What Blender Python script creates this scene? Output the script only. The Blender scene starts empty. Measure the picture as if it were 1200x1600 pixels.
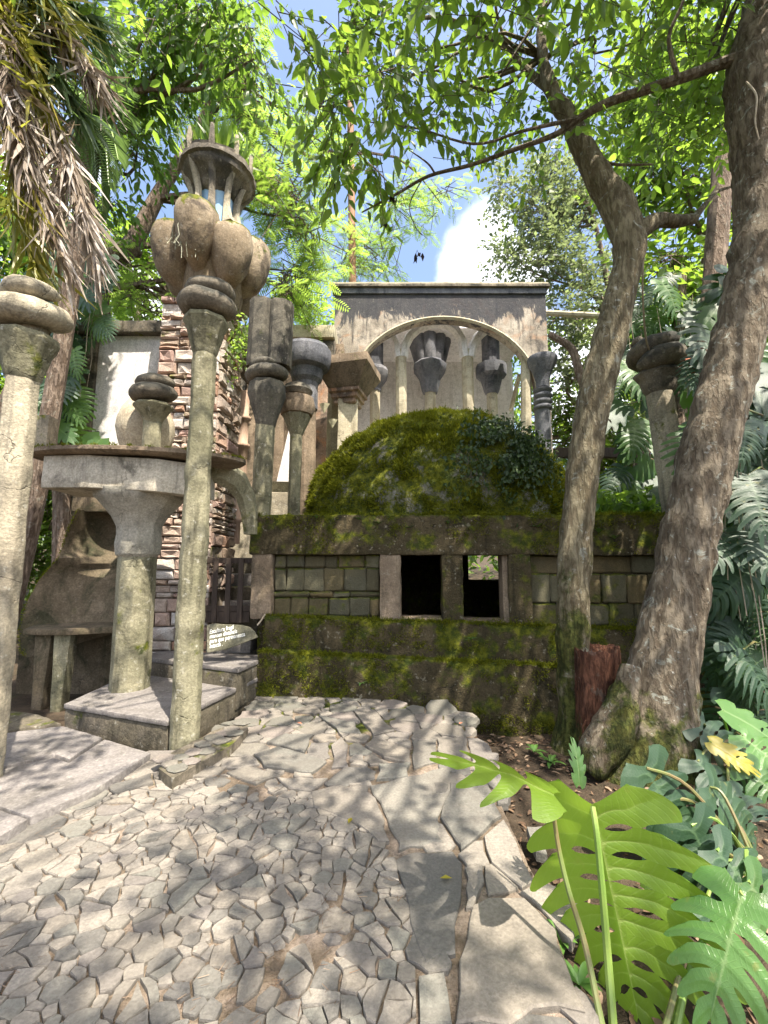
import bpy, bmesh, math, random
import numpy as np
from mathutils import Vector, Matrix, noise
from mathutils import geometry as mgeo

C = bpy.context.scene.collection
SC = bpy.context.scene
rad = math.radians
RNG = np.random.default_rng(11)
random.seed(11)

# ------------------------------------------------------------------ camera, sky, sun, exposure
F, TH, CH = 670.0, rad(6.8), 1.6                 # focal length in photo pixels, pitch, eye height
cam = bpy.data.cameras.new('camera'); camo = bpy.data.objects.new('camera', cam); C.objects.link(camo)
cam.sensor_fit = 'VERTICAL'; cam.sensor_height = 24.0; cam.lens = 24.0 * F / 1600.0
cam.clip_start = 0.05; cam.clip_end = 900
camo.location = (0, 0, CH); camo.rotation_euler = (rad(90) + TH, 0, 0)
SC.camera = camo

SUN_TRAVEL = Vector((-0.30, 0.42, -1.0)).normalized()
sun = bpy.data.lights.new('sun', 'SUN'); sun.energy = 4.9; sun.angle = rad(0.5); sun.color = (1.0, 0.92, 0.80)
suno = bpy.data.objects.new('sun', sun); C.objects.link(suno)
suno.rotation_euler = SUN_TRAVEL.to_track_quat('-Z', 'Y').to_euler(); suno.location = (2, -2, 30)

SC.view_settings.view_transform = 'Standard'; SC.view_settings.look = 'None'
SC.view_settings.gamma = 1.0; SC.view_settings.use_curve_mapping = False
SC.view_settings.exposure = 1.45
SC.cycles.max_bounces = 8; SC.cycles.diffuse_bounces = 4; SC.cycles.transmission_bounces = 6
SC.cycles.transparent_max_bounces = 8
SC.cycles.sample_clamp_indirect = 6.0

wd = bpy.data.worlds.new('World'); SC.world = wd; wd.use_nodes = True
def build_world():
    nt = wd.node_tree; nt.nodes.clear(); L = nt.links.new
    out = nt.nodes.new('ShaderNodeOutputWorld'); bg = nt.nodes.new('ShaderNodeBackground')
    sky = nt.nodes.new('ShaderNodeTexSky'); sky.sky_type = 'NISHITA'; sky.sun_disc = False
    sd = -SUN_TRAVEL
    sky.sun_elevation = math.asin(sd.z); sky.sun_rotation = math.atan2(sd.x, sd.y)
    sky.air_density = 1.0; sky.dust_density = 3.6; sky.ozone_density = 1.5
    tc = nt.nodes.new('ShaderNodeTexCoord')
    ns = nt.nodes.new('ShaderNodeTexNoise'); ns.inputs['Scale'].default_value = 5.0
    ns.inputs['Detail'].default_value = 9; ns.inputs['Roughness'].default_value = 0.55
    L(tc.outputs['Generated'], ns.inputs['Vector'])
    acc = None
    # cumulus heads spread over the whole sky
    blobs = [(760, 375, 0.10), (735, 420, 0.09), (800, 430, 0.13), (190, 470, 0.10), (60, 300, 0.12), (940, 610, 0.2)]
    dirs = [(ray(px, py).normalized(), r) for px, py, r in blobs]
    rr = random.Random(5)
    for k in range(9):
        a = rr.uniform(0, 6.28); e = rr.uniform(0.1, 0.7)
        d = Vector((math.cos(a) * math.cos(e), math.sin(a) * math.cos(e), math.sin(e)))
        if d.y < 0.3: dirs.append((d, rr.uniform(0.15, 0.3)))
    for d, r in dirs:
        dist = nt.nodes.new('ShaderNodeVectorMath'); dist.operation = 'DISTANCE'
        L(tc.outputs['Generated'], dist.inputs[0]); dist.inputs[1].default_value = d
        mr = nt.nodes.new('ShaderNodeMapRange'); mr.inputs['From Min'].default_value = 0.0
        mr.inputs['From Max'].default_value = r * 1.5; mr.inputs['To Min'].default_value = 1.0; mr.inputs['To Max'].default_value = 0.0
        L(dist.outputs['Value'], mr.inputs['Value'])
        if acc is None: acc = mr.outputs[0]
        else:
            mx = nt.nodes.new('ShaderNodeMath'); mx.operation = 'MAXIMUM'
            L(acc, mx.inputs[0]); L(mr.outputs[0], mx.inputs[1]); acc = mx.outputs[0]
    ad = nt.nodes.new('ShaderNodeMath'); ad.operation = 'MULTIPLY_ADD'
    L(ns.outputs['Fac'], ad.inputs[0]); ad.inputs[1].default_value = 1.5; ad.inputs[2].default_value = -0.75
    ad2 = nt.nodes.new('ShaderNodeMath'); ad2.operation = 'ADD'; L(ad.outputs[0], ad2.inputs[0]); L(acc, ad2.inputs[1])
    mk_ = nt.nodes.new('ShaderNodeMapRange'); mk_.interpolation_type = 'SMOOTHSTEP'
    mk_.inputs['From Min'].default_value = 0.32; mk_.inputs['From Max'].default_value = 0.74
    L(ad2.outputs[0], mk_.inputs['Value'])
    mix = nt.nodes.new('ShaderNodeMix'); mix.data_type = 'RGBA'
    L(mk_.outputs[0], mix.inputs['Factor']); L(sky.outputs['Color'], mix.inputs['A'])
    mix.inputs['B'].default_value = (6.5, 6.6, 6.9, 1)
    L(mix.outputs['Result'], bg.inputs['Color']); bg.inputs['Strength'].default_value = SKY
    L(bg.outputs[0], out.inputs['Surface'])
SKY = 0.15

# ------------------------------------------------------------------ placing: a pixel of the photo and a depth give a point of the place
def ray(px, py):
    a = (px - 600) / F; b = (800 - py) / F
    return Vector((a, math.cos(TH) - b * math.sin(TH), math.sin(TH) + b * math.cos(TH)))
def P(px, py, Y):
    r = ray(px, py); t = Y / r.y
    return Vector((r.x * t, Y, CH + r.z * t))
def G(px, py, z=0.0):
    r = ray(px, py); t = (z - CH) / r.z
    return Vector((r.x * t, r.y * t, z))
build_world()

# ------------------------------------------------------------------ mesh helpers
class MB:
    def __init__(s): s.v = []; s.f = []
    def add(s, vs, fs):
        o = len(s.v); s.v += [tuple(v) for v in vs]; s.f += [tuple(i + o for i in f) for f in fs]; return s
    def box(s, x0, x1, y0, y1, z0, z1):
        return s.add([(x0,y0,z0),(x1,y0,z0),(x1,y1,z0),(x0,y1,z0),(x0,y0,z1),(x1,y0,z1),(x1,y1,z1),(x0,y1,z1)],
                     [(3,2,1,0),(4,5,6,7),(0,1,5,4),(1,2,6,5),(2,3,7,6),(3,0,4,7)])
    def obox(s, c, ux, uy, uz):
        c, ux, uy, uz = map(Vector, (c, ux, uy, uz))
        vs = [c + sx*ux + sy*uy + sz*uz for sz in (-1,1) for sx, sy in ((-1,-1),(1,-1),(1,1),(-1,1))]
        return s.add(vs, [(3,2,1,0),(4,5,6,7),(0,1,5,4),(1,2,6,5),(2,3,7,6),(3,0,4,7)])
    def prism(s, poly, off):
        n = len(poly); off = Vector(off); p = [Vector(q) for q in poly]
        return s.add(p + [q + off for q in p], [tuple(range(n))[::-1], tuple(range(n, 2*n))] +
                     [(i, (i+1) % n, n + (i+1) % n, n + i) for i in range(n)])
    def lathe(s, base, top, prof, n=16, rot=0.0, sq=1.0):
        """prof: (radius, z) pairs; the axis runs from base to top so a column may lean"""
        base, top = Vector(base), Vector(top); h = top.z - base.z
        vs, fs = [], []
        for r, z in prof:
            t = (z - base.z) / h; cx = base.x + (top.x - base.x) * t; cy = base.y + (top.y - base.y) * t
            for k in range(n):
                a = rot + 2 * math.pi * k / n
                vs.append((cx + r * math.cos(a), cy + r * sq * math.sin(a), z))
        m = len(prof)
        for i in range(m - 1):
            for k in range(n):
                fs.append((i*n+k, i*n+(k+1) % n, (i+1)*n+(k+1) % n, (i+1)*n+k))
        fs.append(tuple(range(n))[::-1]); fs.append(tuple((m-1)*n + k for k in range(n)))
        return s.add(vs, fs)
    def tube(s, pts, radii, n=8, flat=1.0, cap=True, up=None):
        pts = [Vector(p) for p in pts]; m = len(pts)
        if not hasattr(radii, '__len__'): radii = [radii] * m
        vs, fs = [], []; ref = Vector(up) if up else None
        for i, p in enumerate(pts):
            t = (pts[min(i+1, m-1)] - pts[max(i-1, 0)])
            if t.length < 1e-9: t = Vector((0,0,1))
            t.normalize()
            if ref is None: ref = Vector((0,1,0)) if abs(t.y) < 0.9 else Vector((1,0,0))
            a = t.cross(ref)
            if a.length < 1e-4: a = t.cross(Vector((1,0.3,0.2)))
            a.normalize(); b = a.cross(t).normalized()
            if not up: ref = b
            for k in range(n):
                q = 2 * math.pi * k / n
                vs.append(p + a * (radii[i] * math.cos(q)) + b * (radii[i] * flat * math.sin(q)))
        for i in range(m - 1):
            for k in range(n):
                fs.append((i*n+k, i*n+(k+1) % n, (i+1)*n+(k+1) % n, (i+1)*n+k))
        if cap: fs.append(tuple(range(n))[::-1]); fs.append(tuple((m-1)*n + k for k in range(n)))
        return s.add(vs, fs)
    def blob(s, c, rx, ry, rz, nu=14, nv=9, jit=0.0, seed=0):
        rr = random.Random(seed); vs, fs = [], []
        for j in range(nv + 1):
            th = math.pi * j / nv
            for i in range(nu):
                ph = 2 * math.pi * i / nu; d = Vector((math.sin(th)*math.cos(ph), math.sin(th)*math.sin(ph), math.cos(th)))
                k = 1 + jit * noise.noise(d * 2.1 + Vector((seed, 0, 0)))
                vs.append((c[0] + rx*d.x*k, c[1] + ry*d.y*k, c[2] + rz*d.z*k))
        for j in range(nv):
            for i in range(nu):
                fs.append((j*nu+i, (j+1)*nu+i, (j+1)*nu+(i+1) % nu, j*nu+(i+1) % nu))
        return s.add(vs, fs)

ORG = {}
def link(o): C.objects.link(o); return o
def thing(name, label, cat, loc, group=None):
    o = link(bpy.data.objects.new(name, None)); o.location = loc; o.empty_display_size = 0.2
    ORG[o.name] = Vector(loc); tag(o, label, cat, group); return o
def tag(o, label=None, cat=None, group=None, kind=None):
    if label: o['label'] = label
    if cat: o['category'] = cat
    if group: o['group'] = group
    if kind: o['kind'] = kind
    return o
def org(o): return ORG.get(o.name, Vector((0,0,0))) if o else Vector((0,0,0))
def smooth_noise(v, s): return noise.noise(v * s) + 0.5 * noise.noise(v * (s * 2.7))

def mk(name, mb, mat, parent=None, smooth=False, bevel=0.0, maxlen=0.0, amp=0.0, ns=3.0, angle=40, kind=None, origin=None, segs=2):
    bm = bmesh.new()
    vs = [bm.verts.new(v) for v in mb.v]
    for f in mb.f:
        try: bm.faces.new([vs[i] for i in f])
        except ValueError: pass
    bmesh.ops.remove_doubles(bm, verts=bm.verts, dist=1e-5)
    bmesh.ops.recalc_face_normals(bm, faces=bm.faces)
    if bevel:
        es = [e for e in bm.edges if len(e.link_faces) == 2 and e.calc_face_angle(0) > 0.6]
        bmesh.ops.bevel(bm, geom=es, offset=bevel, segments=segs, affect='EDGES', profile=0.6, clamp_overlap=True)
    if maxlen:
        bmesh.ops.triangulate(bm, faces=[f for f in bm.faces if len(f.verts) > 4])
        for _ in range(7):
            es = [e for e in bm.edges if e.calc_length() > maxlen]
            if not es: break
            bmesh.ops.subdivide_edges(bm, edges=es, cuts=1, use_grid_fill=True)
            bmesh.ops.triangulate(bm, faces=[f for f in bm.faces if len(f.verts) > 4])
    if amp:
        bm.normal_update()
        mv = [(v, v.co + v.normal * (amp * smooth_noise(v.co, ns))) for v in bm.verts]
        for v, c in mv: v.co = c
    me = bpy.data.meshes.new(name)
    o0 = origin if origin is not None else org(parent)
    if o0.length: bmesh.ops.translate(bm, verts=bm.verts, vec=-Vector(o0))
    bm.to_mesh(me); bm.free()
    if smooth:
        me.shade_smooth(); me.set_sharp_from_angle(angle=rad(angle))
    o = bpy.data.objects.new(name, me); link(o)
    if mat: me.materials.append(mat)
    if parent: o.parent = parent
    elif origin is not None: o.location = origin
    ORG[o.name] = Vector(o0)
    if kind: o['kind'] = kind
    return o

def fast(name, V, Fc, mat, parent=None, kind=None, rnd=None, vein=None, smooth=False, lab=None):
    """V: (n,3) world coords, Fc: (m,k) faces of equal size; rnd: per-vertex random"""
    me = bpy.data.meshes.new(name); n, (m, k) = len(V), Fc.shape
    V = np.asarray(V, dtype=np.float32) - np.array(org(parent), dtype=np.float32)
    me.vertices.add(n); me.vertices.foreach_set('co', V.ravel())
    me.loops.add(m * k); me.loops.foreach_set('vertex_index', Fc.astype(np.int32).ravel())
    me.polygons.add(m); me.polygons.foreach_set('loop_start', np.arange(0, m * k, k, dtype=np.int32))
    me.update(calc_edges=True)
    if rnd is not None:
        a = me.attributes.new('rnd', 'FLOAT', 'POINT'); a.data.foreach_set('value', np.asarray(rnd, dtype=np.float32))
    if vein is not None:
        a = me.attributes.new('vein', 'FLOAT', 'POINT'); a.data.foreach_set('value', np.asarray(vein, dtype=np.float32))
    if lab is not None:
        for nm, k_ in (('la', 0), ('lb', 1)):
            a = me.attributes.new(nm, 'FLOAT', 'POINT'); a.data.foreach_set('value', np.asarray([q[k_] for q in lab], dtype=np.float32))
    if smooth: me.shade_smooth()
    me.materials.append(mat)
    o = link(bpy.data.objects.new(name, me))
    if parent: o.parent = parent
    ORG[o.name] = org(parent)
    if kind: o['kind'] = kind
    return o

def unit(a): return a / np.maximum(np.linalg.norm(a, axis=1, keepdims=True), 1e-9)
def scatter(tmpl_v, tmpl_f, pos, ydir, zdir, size, wid=None):
    """instances of a template (x across, y along, z normal) at pos, along ydir, facing zdir"""
    pos = np.asarray(pos, float); Y = unit(np.asarray(ydir, float)); Z = np.asarray(zdir, float)
    X = unit(np.cross(Y, Z)); Z = np.cross(X, Y); n, k = len(pos), len(tmpl_v)
    s = np.asarray(size, float).reshape(n, 1, 1); w = s if wid is None else np.asarray(wid, float).reshape(n, 1, 1)
    T = np.asarray(tmpl_v, float)
    V = pos[:, None, :] + w * T[None, :, 0:1] * X[:, None, :] + s * (T[None, :, 1:2] * Y[:, None, :] + T[None, :, 2:3] * Z[:, None, :])
    Fc = np.asarray(tmpl_f)[None] + (np.arange(n) * k)[:, None, None]
    return V.reshape(-1, 3), Fc.reshape(-1, len(tmpl_f[0])), np.repeat(RNG.random(n), k)

LEAF = ([(0,0,0), (-.20,.26,.05), (-.19,.62,.03), (0,1,-.12), (.19,.62,.03), (.20,.26,.05)], [(0,3,2,1), (0,5,4,3)])
DIAM = ([(0,0,0), (-.3,.45,.0), (0,1,-.06), (.3,.45,.0)], [(0,3,2,1)])
STRIP = ([(-.04,0,0), (.04,0,0), (.07,.5,.02), (-.07,.5,.02), (.01,1,-.15), (-.01,1,-.15)], [(0,1,2,3), (3,2,4,5)])
BLADE = ([(-.09,0,0), (.09,0,0), (.03,1,.15), (-.03,1,.15)], [(0,1,2,3)])
def pinnate(n=9):
    v, f = [], []
    for i in range(n):
        y = .12 + .86 * i / n
        ln = .30 * math.sin(math.pi * (0.18 + .78 * i / n)) + .04
        for sx in (-1, 1):
            o = len(v); dr = -0.25 * ln
            v += [(0, y, -.12*y*y), (sx*ln*.5, y + .01, dr*.3 - .12*y*y), (sx*ln, y + .07, dr - .12*y*y), (sx*ln*.5, y + .075, dr*.3 - .12*y*y)]
            f.append((o, o+1, o+2, o+3))
    return v, f
PINN = pinnate()

# ------------------------------------------------------------------ materials
class Mat:
    def __init__(s, name):
        s.m = bpy.data.materials.new(name); s.m.use_nodes = True; s.nt = s.m.node_tree; s.nt.nodes.clear()
        s.out = s.n('ShaderNodeOutputMaterial'); s.geo = s.n('ShaderNodeNewGeometry'); s.pos = s.geo.outputs['Position']
    def n(s, t, **k):
        x = s.nt.nodes.new(t)
        for a, b in k.items(): setattr(x, a, b)
        return x
    def set(s, sock, v):
        if hasattr(v, 'is_output'): s.nt.links.new(v, sock)
        else: sock.default_value = v if not (isinstance(v, tuple) and len(v) == 3 and sock.type == 'RGBA') else (*v, 1)
    def noise(s, scale, detail=5, rough=.6, vec=None, dist=0.0):
        x = s.n('ShaderNodeTexNoise'); s.set(x.inputs['Vector'], vec or s.pos)
        x.inputs['Scale'].default_value = scale; x.inputs['Detail'].default_value = detail
        x.inputs['Roughness'].default_value = rough; x.inputs['Distortion'].default_value = dist; return x.outputs['Fac']
    def voro(s, scale, vec=None, feature='F1', out='Distance'):
        x = s.n('ShaderNodeTexVoronoi', feature=feature); s.set(x.inputs['Vector'], vec or s.pos); x.inputs['Scale'].default_value = scale
        return x.outputs[out]
    def cracks(s, scale, width=.008):
        x = s.n('ShaderNodeTexNoise'); s.set(x.inputs['Vector'], s.pos); x.inputs['Scale'].default_value = 3.0; x.inputs['Detail'].default_value = 5
        a = s.n('ShaderNodeVectorMath', operation='MULTIPLY_ADD'); s.set(a.inputs[0], x.outputs['Color']); a.inputs[1].default_value = (.45,.45,.45); s.set(a.inputs[2], s.pos)
        e = s.voro(scale, vec=a.outputs[0], feature='DISTANCE_TO_EDGE')
        return s.math('MULTIPLY', s.ramp(e, 0, width, 1, 0), s.ramp(s.noise(1.1, 3), .52, .62))
    def scl(s, v, vec=None):
        x = s.n('ShaderNodeVectorMath', operation='MULTIPLY'); s.set(x.inputs[0], vec or s.pos); x.inputs[1].default_value = v; return x.outputs[0]
    def ramp(s, f, a, b, lo=0.0, hi=1.0):
        x = s.n('ShaderNodeMapRange', interpolation_type='SMOOTHSTEP'); s.set(x.inputs['Value'], f)
        x.inputs['From Min'].default_value = a; x.inputs['From Max'].default_value = b
        x.inputs['To Min'].default_value = lo; x.inputs['To Max'].default_value = hi; return x.outputs[0]
    def mix(s, f, a, b, mode='MIX'):
        x = s.n('ShaderNodeMix', data_type='RGBA', blend_type=mode)
        s.set(x.inputs['Factor'], f); s.set(x.inputs['A'], a); s.set(x.inputs['B'], b); return x.outputs['Result']
    def math(s, op, a, b=0.0, c=0.0):
        x = s.n('ShaderNodeMath', operation=op); s.set(x.inputs[0], a); s.set(x.inputs[1], b); s.set(x.inputs[2], c); return x.outputs[0]
    def nz(s):
        x = s.n('ShaderNodeSeparateXYZ'); s.set(x.inputs[0], s.geo.outputs['Normal']); return x.outputs['Z']
    def pz(s):
        x = s.n('ShaderNodeSeparateXYZ'); s.set(x.inputs[0], s.pos); return x.outputs['Z']
    def rnd(s): return s.n('ShaderNodeObjectInfo').outputs['Random']
    def attr(s, name): return s.n('ShaderNodeAttribute', attribute_name=name).outputs['Fac']
    def bump(s, h, strength, dist=.02, prev=None):
        x = s.n('ShaderNodeBump'); s.set(x.inputs['Height'], h); x.inputs['Strength'].default_value = strength
        x.inputs['Distance'].default_value = dist
        if prev is not None: s.set(x.inputs['Normal'], prev)
        return x.outputs['Normal']
    def done(s, col, rough=.9, bump=None, spec=.3, trans=None, tcol=None, metallic=0):
        b = s.n('ShaderNodeBsdfPrincipled'); s.set(b.inputs['Base Color'], col); s.set(b.inputs['Roughness'], rough)
        b.inputs['Specular IOR Level'].default_value = spec; b.inputs['Metallic'].default_value = metallic
        if bump is not None: s.set(b.inputs['Normal'], bump)
        o = b.outputs[0]
        if trans:
            t = s.n('ShaderNodeBsdfTranslucent'); s.set(t.inputs['Color'], tcol)
            mx = s.n('ShaderNodeMixShader'); mx.inputs[0].default_value = trans
            s.nt.links.new(o, mx.inputs[1]); s.nt.links.new(t.outputs[0], mx.inputs[2]); o = mx.outputs[0]
        s.nt.links.new(o, s.out.inputs['Surface']); return s.m

MOSS1, MOSS2 = (.135, .140, .012), (.035, .048, .008)
def concrete(name, c1, c2, dark=(.06,.055,.045), dk=.5, streak=.6, moss=0.0, mossn=.0, lich=.35, lc=(.50,.48,.40), bs=.6, rust=0.0, lo=.5, band=None, top=0.0):
    """weathered cast concrete: two tones, algae streaks, lichen spots, moss by patches and on upward faces"""
    M = Mat(name)
    col = M.mix(M.ramp(M.noise(1.3, 6), .38, .62), c1, c2)
    col = M.mix(M.ramp(M.noise(7, 7, .7), .45, .72, 0, .6), col, tuple(x*.6 for x in c2))
    if rust: col = M.mix(M.ramp(M.noise(2.3, 5, .6, dist=.6), .52, .68, 0, rust), col, (.42, .20, .09))
    if dk: col = M.mix(M.ramp(M.noise(2.1, 8, .68, dist=.8), lo, lo + .17, 0, dk), col, dark)
    if streak: col = M.mix(M.ramp(M.noise(1.0, 6, .65, vec=M.scl((9, 9, .9))), .5, .72, 0, streak), col, dark)
    if band:                                     # black algae grown down from the wet top edge
        g = M.math('ADD', M.math('MULTIPLY_ADD', M.noise(1.5, 8, .72, vec=M.scl((1.3, 1.3, .5)), dist=.8), 1.7, -.35), M.ramp(M.pz(), band[0], band[1], -.22, .42))
        col = M.mix(M.ramp(g, .45, .56, 0, .92), col, (.045, .047, .055))
    if lich: col = M.mix(M.ramp(M.noise(16, 4, .6), .60, .68, 0, lich), col, lc)
    f = M.ramp(M.noise(45, 3, .7), .3, .75, .72, 1.15)
    col = M.mix(1.0, col, f, 'MULTIPLY')
    if top:                                      # black algae on faces that stay wet, the upward ones
        g = M.math('MULTIPLY_ADD', M.nz(), .22, M.noise(2.6, 7, .66))
        col = M.mix(M.ramp(g, .50, .64, 0, top), col, (.040, .040, .034))
    if moss or mossn:
        g = M.math('MULTIPLY_ADD', M.nz(), mossn, M.noise(3.2, 8, .66))
        k = M.ramp(g, .66 - moss * .3, .78 - moss * .3)
        mc = M.mix(M.ramp(M.noise(9, 6, .7), .4, .65), MOSS2, MOSS1)
        col = M.mix(k, col, mc)
    ck = M.cracks(1.6); col = M.mix(M.math('MULTIPLY', ck, .55), col, (.03,.027,.022))
    h = M.math('MULTIPLY_ADD', M.noise(60, 4, .7), .4, M.noise(13, 6, .65)); h = M.math('MULTIPLY_ADD', ck, -.8, h)
    return M.done(col, .92, M.bump(h, bs, .02 if bs < .85 else .04), spec=.2)

CONC = concrete('pale_concrete', (.42,.37,.27), (.30,.26,.19), moss=.16, lich=.5)
CONC_D = concrete('algae_dark_concrete', (.27,.23,.17), (.15,.13,.10), dark=(.035,.034,.032), dk=.75, top=.9, streak=.5, lich=.4, lc=(.40,.38,.31), moss=.05)
CONC_G = concrete('green_stained_concrete', (.31,.285,.19), (.18,.17,.105), dark=(.05,.045,.028), dk=.75, streak=.75, moss=.22, lich=.45)
CONC_K = concrete('blackened_concrete', (.155,.14,.11), (.09,.083,.068), dark=(.028,.027,.025), dk=.8, streak=.7, lich=.45, lc=(.33,.31,.24), moss=.08, top=.8)
CONC_R = concrete('red_ochre_concrete', (.45,.33,.24), (.28,.19,.13), dark=(.045,.042,.042), dk=.75, streak=.7, lich=.3, rust=.7)
CONC_A = concrete('black_topped_ochre_concrete', (.45,.40,.33), (.29,.25,.20), dark=(.045,.042,.042), dk=.65, streak=.85, lich=.12, rust=.40, band=(7.6, 9.0))
CONC_B = concrete('blue_black_concrete', (.20,.20,.21), (.12,.125,.14), dark=(.03,.035,.045), dk=.7, streak=.6, lich=.3, lc=(.33,.33,.33))
CONC_W = concrete('white_plaster', (.84,.81,.79), (.78,.75,.73), dark=(.30,.27,.21), dk=.35, streak=.4, lich=.0, bs=.2, lo=.56)
CONC_Y = concrete('ochre_shaft_concrete', (.52,.47,.34), (.42,.37,.26), dark=(.13,.11,.07), dk=.4, streak=.5, lich=.3, bs=.4)
CONC_BR = concrete('brown_stained_concrete', (.30,.23,.16), (.19,.145,.10), dark=(.05,.045,.03), dk=.55, streak=.5, moss=.1, lich=.2, lc=(.42,.38,.3))
TOWERC = concrete('tan_pod_concrete', (.38,.31,.22), (.25,.195,.13), dark=(.07,.055,.045), dk=.8, streak=.6, moss=.24, mossn=.34, lich=.3)
WALLC = concrete('mossy_brown_concrete', (.100,.078,.042), (.058,.046,.024), dark=(.018,.017,.009), dk=.85, streak=.7, moss=.58, mossn=.35, lich=.45, lc=(.36,.33,.25), bs=.9)

STEPC = concrete('step_slab_concrete', (.225,.205,.19), (.175,.16,.148), dark=(.10,.09,.07), dk=.4, streak=.0, moss=.06, lich=.2, bs=.5)
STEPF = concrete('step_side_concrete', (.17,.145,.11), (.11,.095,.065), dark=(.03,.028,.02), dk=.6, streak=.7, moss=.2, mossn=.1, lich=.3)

def stone_mat(name, cols, moss=0.0, grain=30, mossn=0.0, bs=.6):
    """every stone takes its own tone from its object's random number"""
    M = Mat(name); r = M.rnd()
    col = cols[0]
    for i, c in enumerate(cols[1:], 1):
        col = M.mix(M.ramp(r, i / len(cols) - .03, i / len(cols) + .03), col, c)
    col = M.mix(M.ramp(M.noise(6, 7, .7), .4, .75, 0, .55), col, tuple(x * .55 for x in cols[-1]))
    col = M.mix(M.ramp(M.noise(3, 6, .6), .52, .7, 0, .45), col, tuple(min(.5, x * 1.25) for x in cols[0]))
    col = M.mix(1.0, col, M.ramp(M.noise(grain * 2, 3, .7), .3, .75, .75, 1.12), 'MULTIPLY')
    if moss:
        g = M.math('MULTIPLY_ADD', M.nz(), mossn, M.noise(2.2, 7, .66))
        col = M.mix(M.ramp(g, .66 - moss * .3, .76 - moss * .3), col, M.mix(M.ramp(M.noise(11, 5, .7), .4, .65), MOSS2, MOSS1))
    col = M.mix(M.ramp(M.noise(1.7, 7, .68, dist=.6), .46, .66, 0, .55), col, tuple(x * .6 for x in cols[0]))
    col = M.mix(M.ramp(M.noise(22, 5, .65), .62, .70, 0, .5), col, (.10, .09, .07))
    h = M.math('MULTIPLY_ADD', M.noise(grain * 2, 4, .7), .4, M.noise(grain * .5, 6, .65))
    return M.done(col, .85, M.bump(h, bs, .015), spec=.3)
BLOCKC = stone_mat('mossy_block', [(.105,.085,.042), (.07,.062,.034), (.14,.105,.05), (.085,.08,.05), (.125,.115,.07)], moss=.36, mossn=.2, bs=.9)
PAVE = stone_mat('paving_slate', [(.210,.187,.155), (.160,.152,.130), (.220,.193,.156), (.178,.172,.145), (.255,.228,.190), (.125,.118,.104), (.185,.165,.145)], moss=.0, bs=.5)
PAVE_M = stone_mat('mossy_paving_slate', [(.19,.17,.14), (.15,.145,.12), (.215,.185,.16)], moss=.18, bs=.5)
TOWERS = stone_mat('tower_stone', [(.46,.33,.26), (.54,.48,.41), (.40,.24,.16), (.50,.40,.32), (.56,.52,.47), (.36,.24,.20)], bs=.9)
TOWERM = stone_mat('mossy_tower_stone', [(.40,.32,.25), (.46,.40,.33), (.34,.25,.18)], moss=.42, bs=.9)

def earth():
    M = Mat('leaf_litter_earth')
    col = M.mix(M.ramp(M.noise(3, 7, .7), .4, .65), (.045,.034,.023), (.085,.063,.042))
    col = M.mix(M.ramp(M.noise(34, 5, .7), .54, .66, 0, .6), col, (.12,.08,.052))
    col = M.mix(M.ramp(M.noise(1.1, 6, .6), .55, .7, 0, .5), col, (.05,.065,.02))
    h = M.math('MULTIPLY_ADD', M.noise(70, 4, .7), .5, M.noise(18, 6, .7))
    return M.done(col, .95, M.bump(h, 1.0, .03), spec=.15)
EARTH = earth()
def bedmat():
    M = Mat('sandy_joint_earth')
    col = M.mix(M.ramp(M.noise(2.4, 7, .7), .42, .62), (.20,.155,.11), (.36,.29,.23))
    col = M.mix(M.ramp(M.noise(40, 5, .75), .4, .7, 0, .7), col, (.10,.075,.05))
    y = M.n('ShaderNodeSeparateXYZ'); M.set(y.inputs[0], M.pos)
    g = M.math('ADD', M.noise(3, 6, .65), M.ramp(y.outputs['Y'], 2.6, 5.2, -.12, .12))
    col = M.mix(M.ramp(g, .52, .64), col, M.mix(M.ramp(M.noise(14, 5), .4, .6), MOSS2, (.10,.11,.02)))
    h = M.math('MULTIPLY_ADD', M.noise(120, 4, .7), .5, M.noise(30, 6, .7))
    return M.done(col, .95, M.bump(h, .9, .02), spec=.15)
BED = bedmat()
def bark(name, c1, c2, lich=.5, moss=.3, mosstop=1.2, fur=1.0):
    M = Mat(name)
    v = M.scl((1.0, 1.0, .45))
    col = M.mix(M.ramp(M.noise(16, 7, .7, vec=v, dist=.6), .35, .65), c1, c2)
    col = M.mix(M.ramp(M.noise(2.0, 5, .6), .45, .65, 0, .5), col, tuple(x * 1.25 for x in c2))
    col = M.mix(M.ramp(M.noise(9, 6, .62, dist=.9), .59, .65, 0, lich), col, (.36,.37,.31))
    col = M.mix(M.ramp(M.noise(15, 5, .6), .645, .69, 0, lich), col, (.44,.44,.39))
    g = M.math('ADD', M.noise(3.4, 7, .66), M.ramp(M.pz(), 0.0, mosstop, .16, -.14))
    col = M.mix(M.ramp(g, .66 - moss * .3, .78 - moss * .3), col, M.mix(M.ramp(M.noise(12, 5, .7), .4, .65), (.04,.05,.012), (.12,.125,.03)))
    cr = M.ramp(M.noise(26 * fur, 5, .62, vec=M.scl((1.0, 1.0, .20)), dist=.45), .40, .56)
    col = M.mix(cr, M.mix(1.0, col, (.62,.58,.55), 'MULTIPLY'), col)
    h = M.math('MULTIPLY_ADD', cr, .5, M.noise(24, 7, .72, vec=v, dist=.5))
    h = M.math('MULTIPLY_ADD', M.noise(90, 4, .7), .25, h)
    return M.done(col, .9, M.bump(h, 1.0, .035), spec=.2)
BARK1 = bark('smooth_lichen_bark', (.14,.118,.07), (.25,.215,.14), lich=.7, mosstop=3.2, moss=.34)
BARK2 = bark('rough_brown_bark', (.125,.10,.068), (.24,.20,.145), lich=.8, moss=.44, fur=.8)
BARK3 = bark('far_grey_bark', (.16,.12,.09), (.27,.21,.16), lich=.4, moss=.1)
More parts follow.
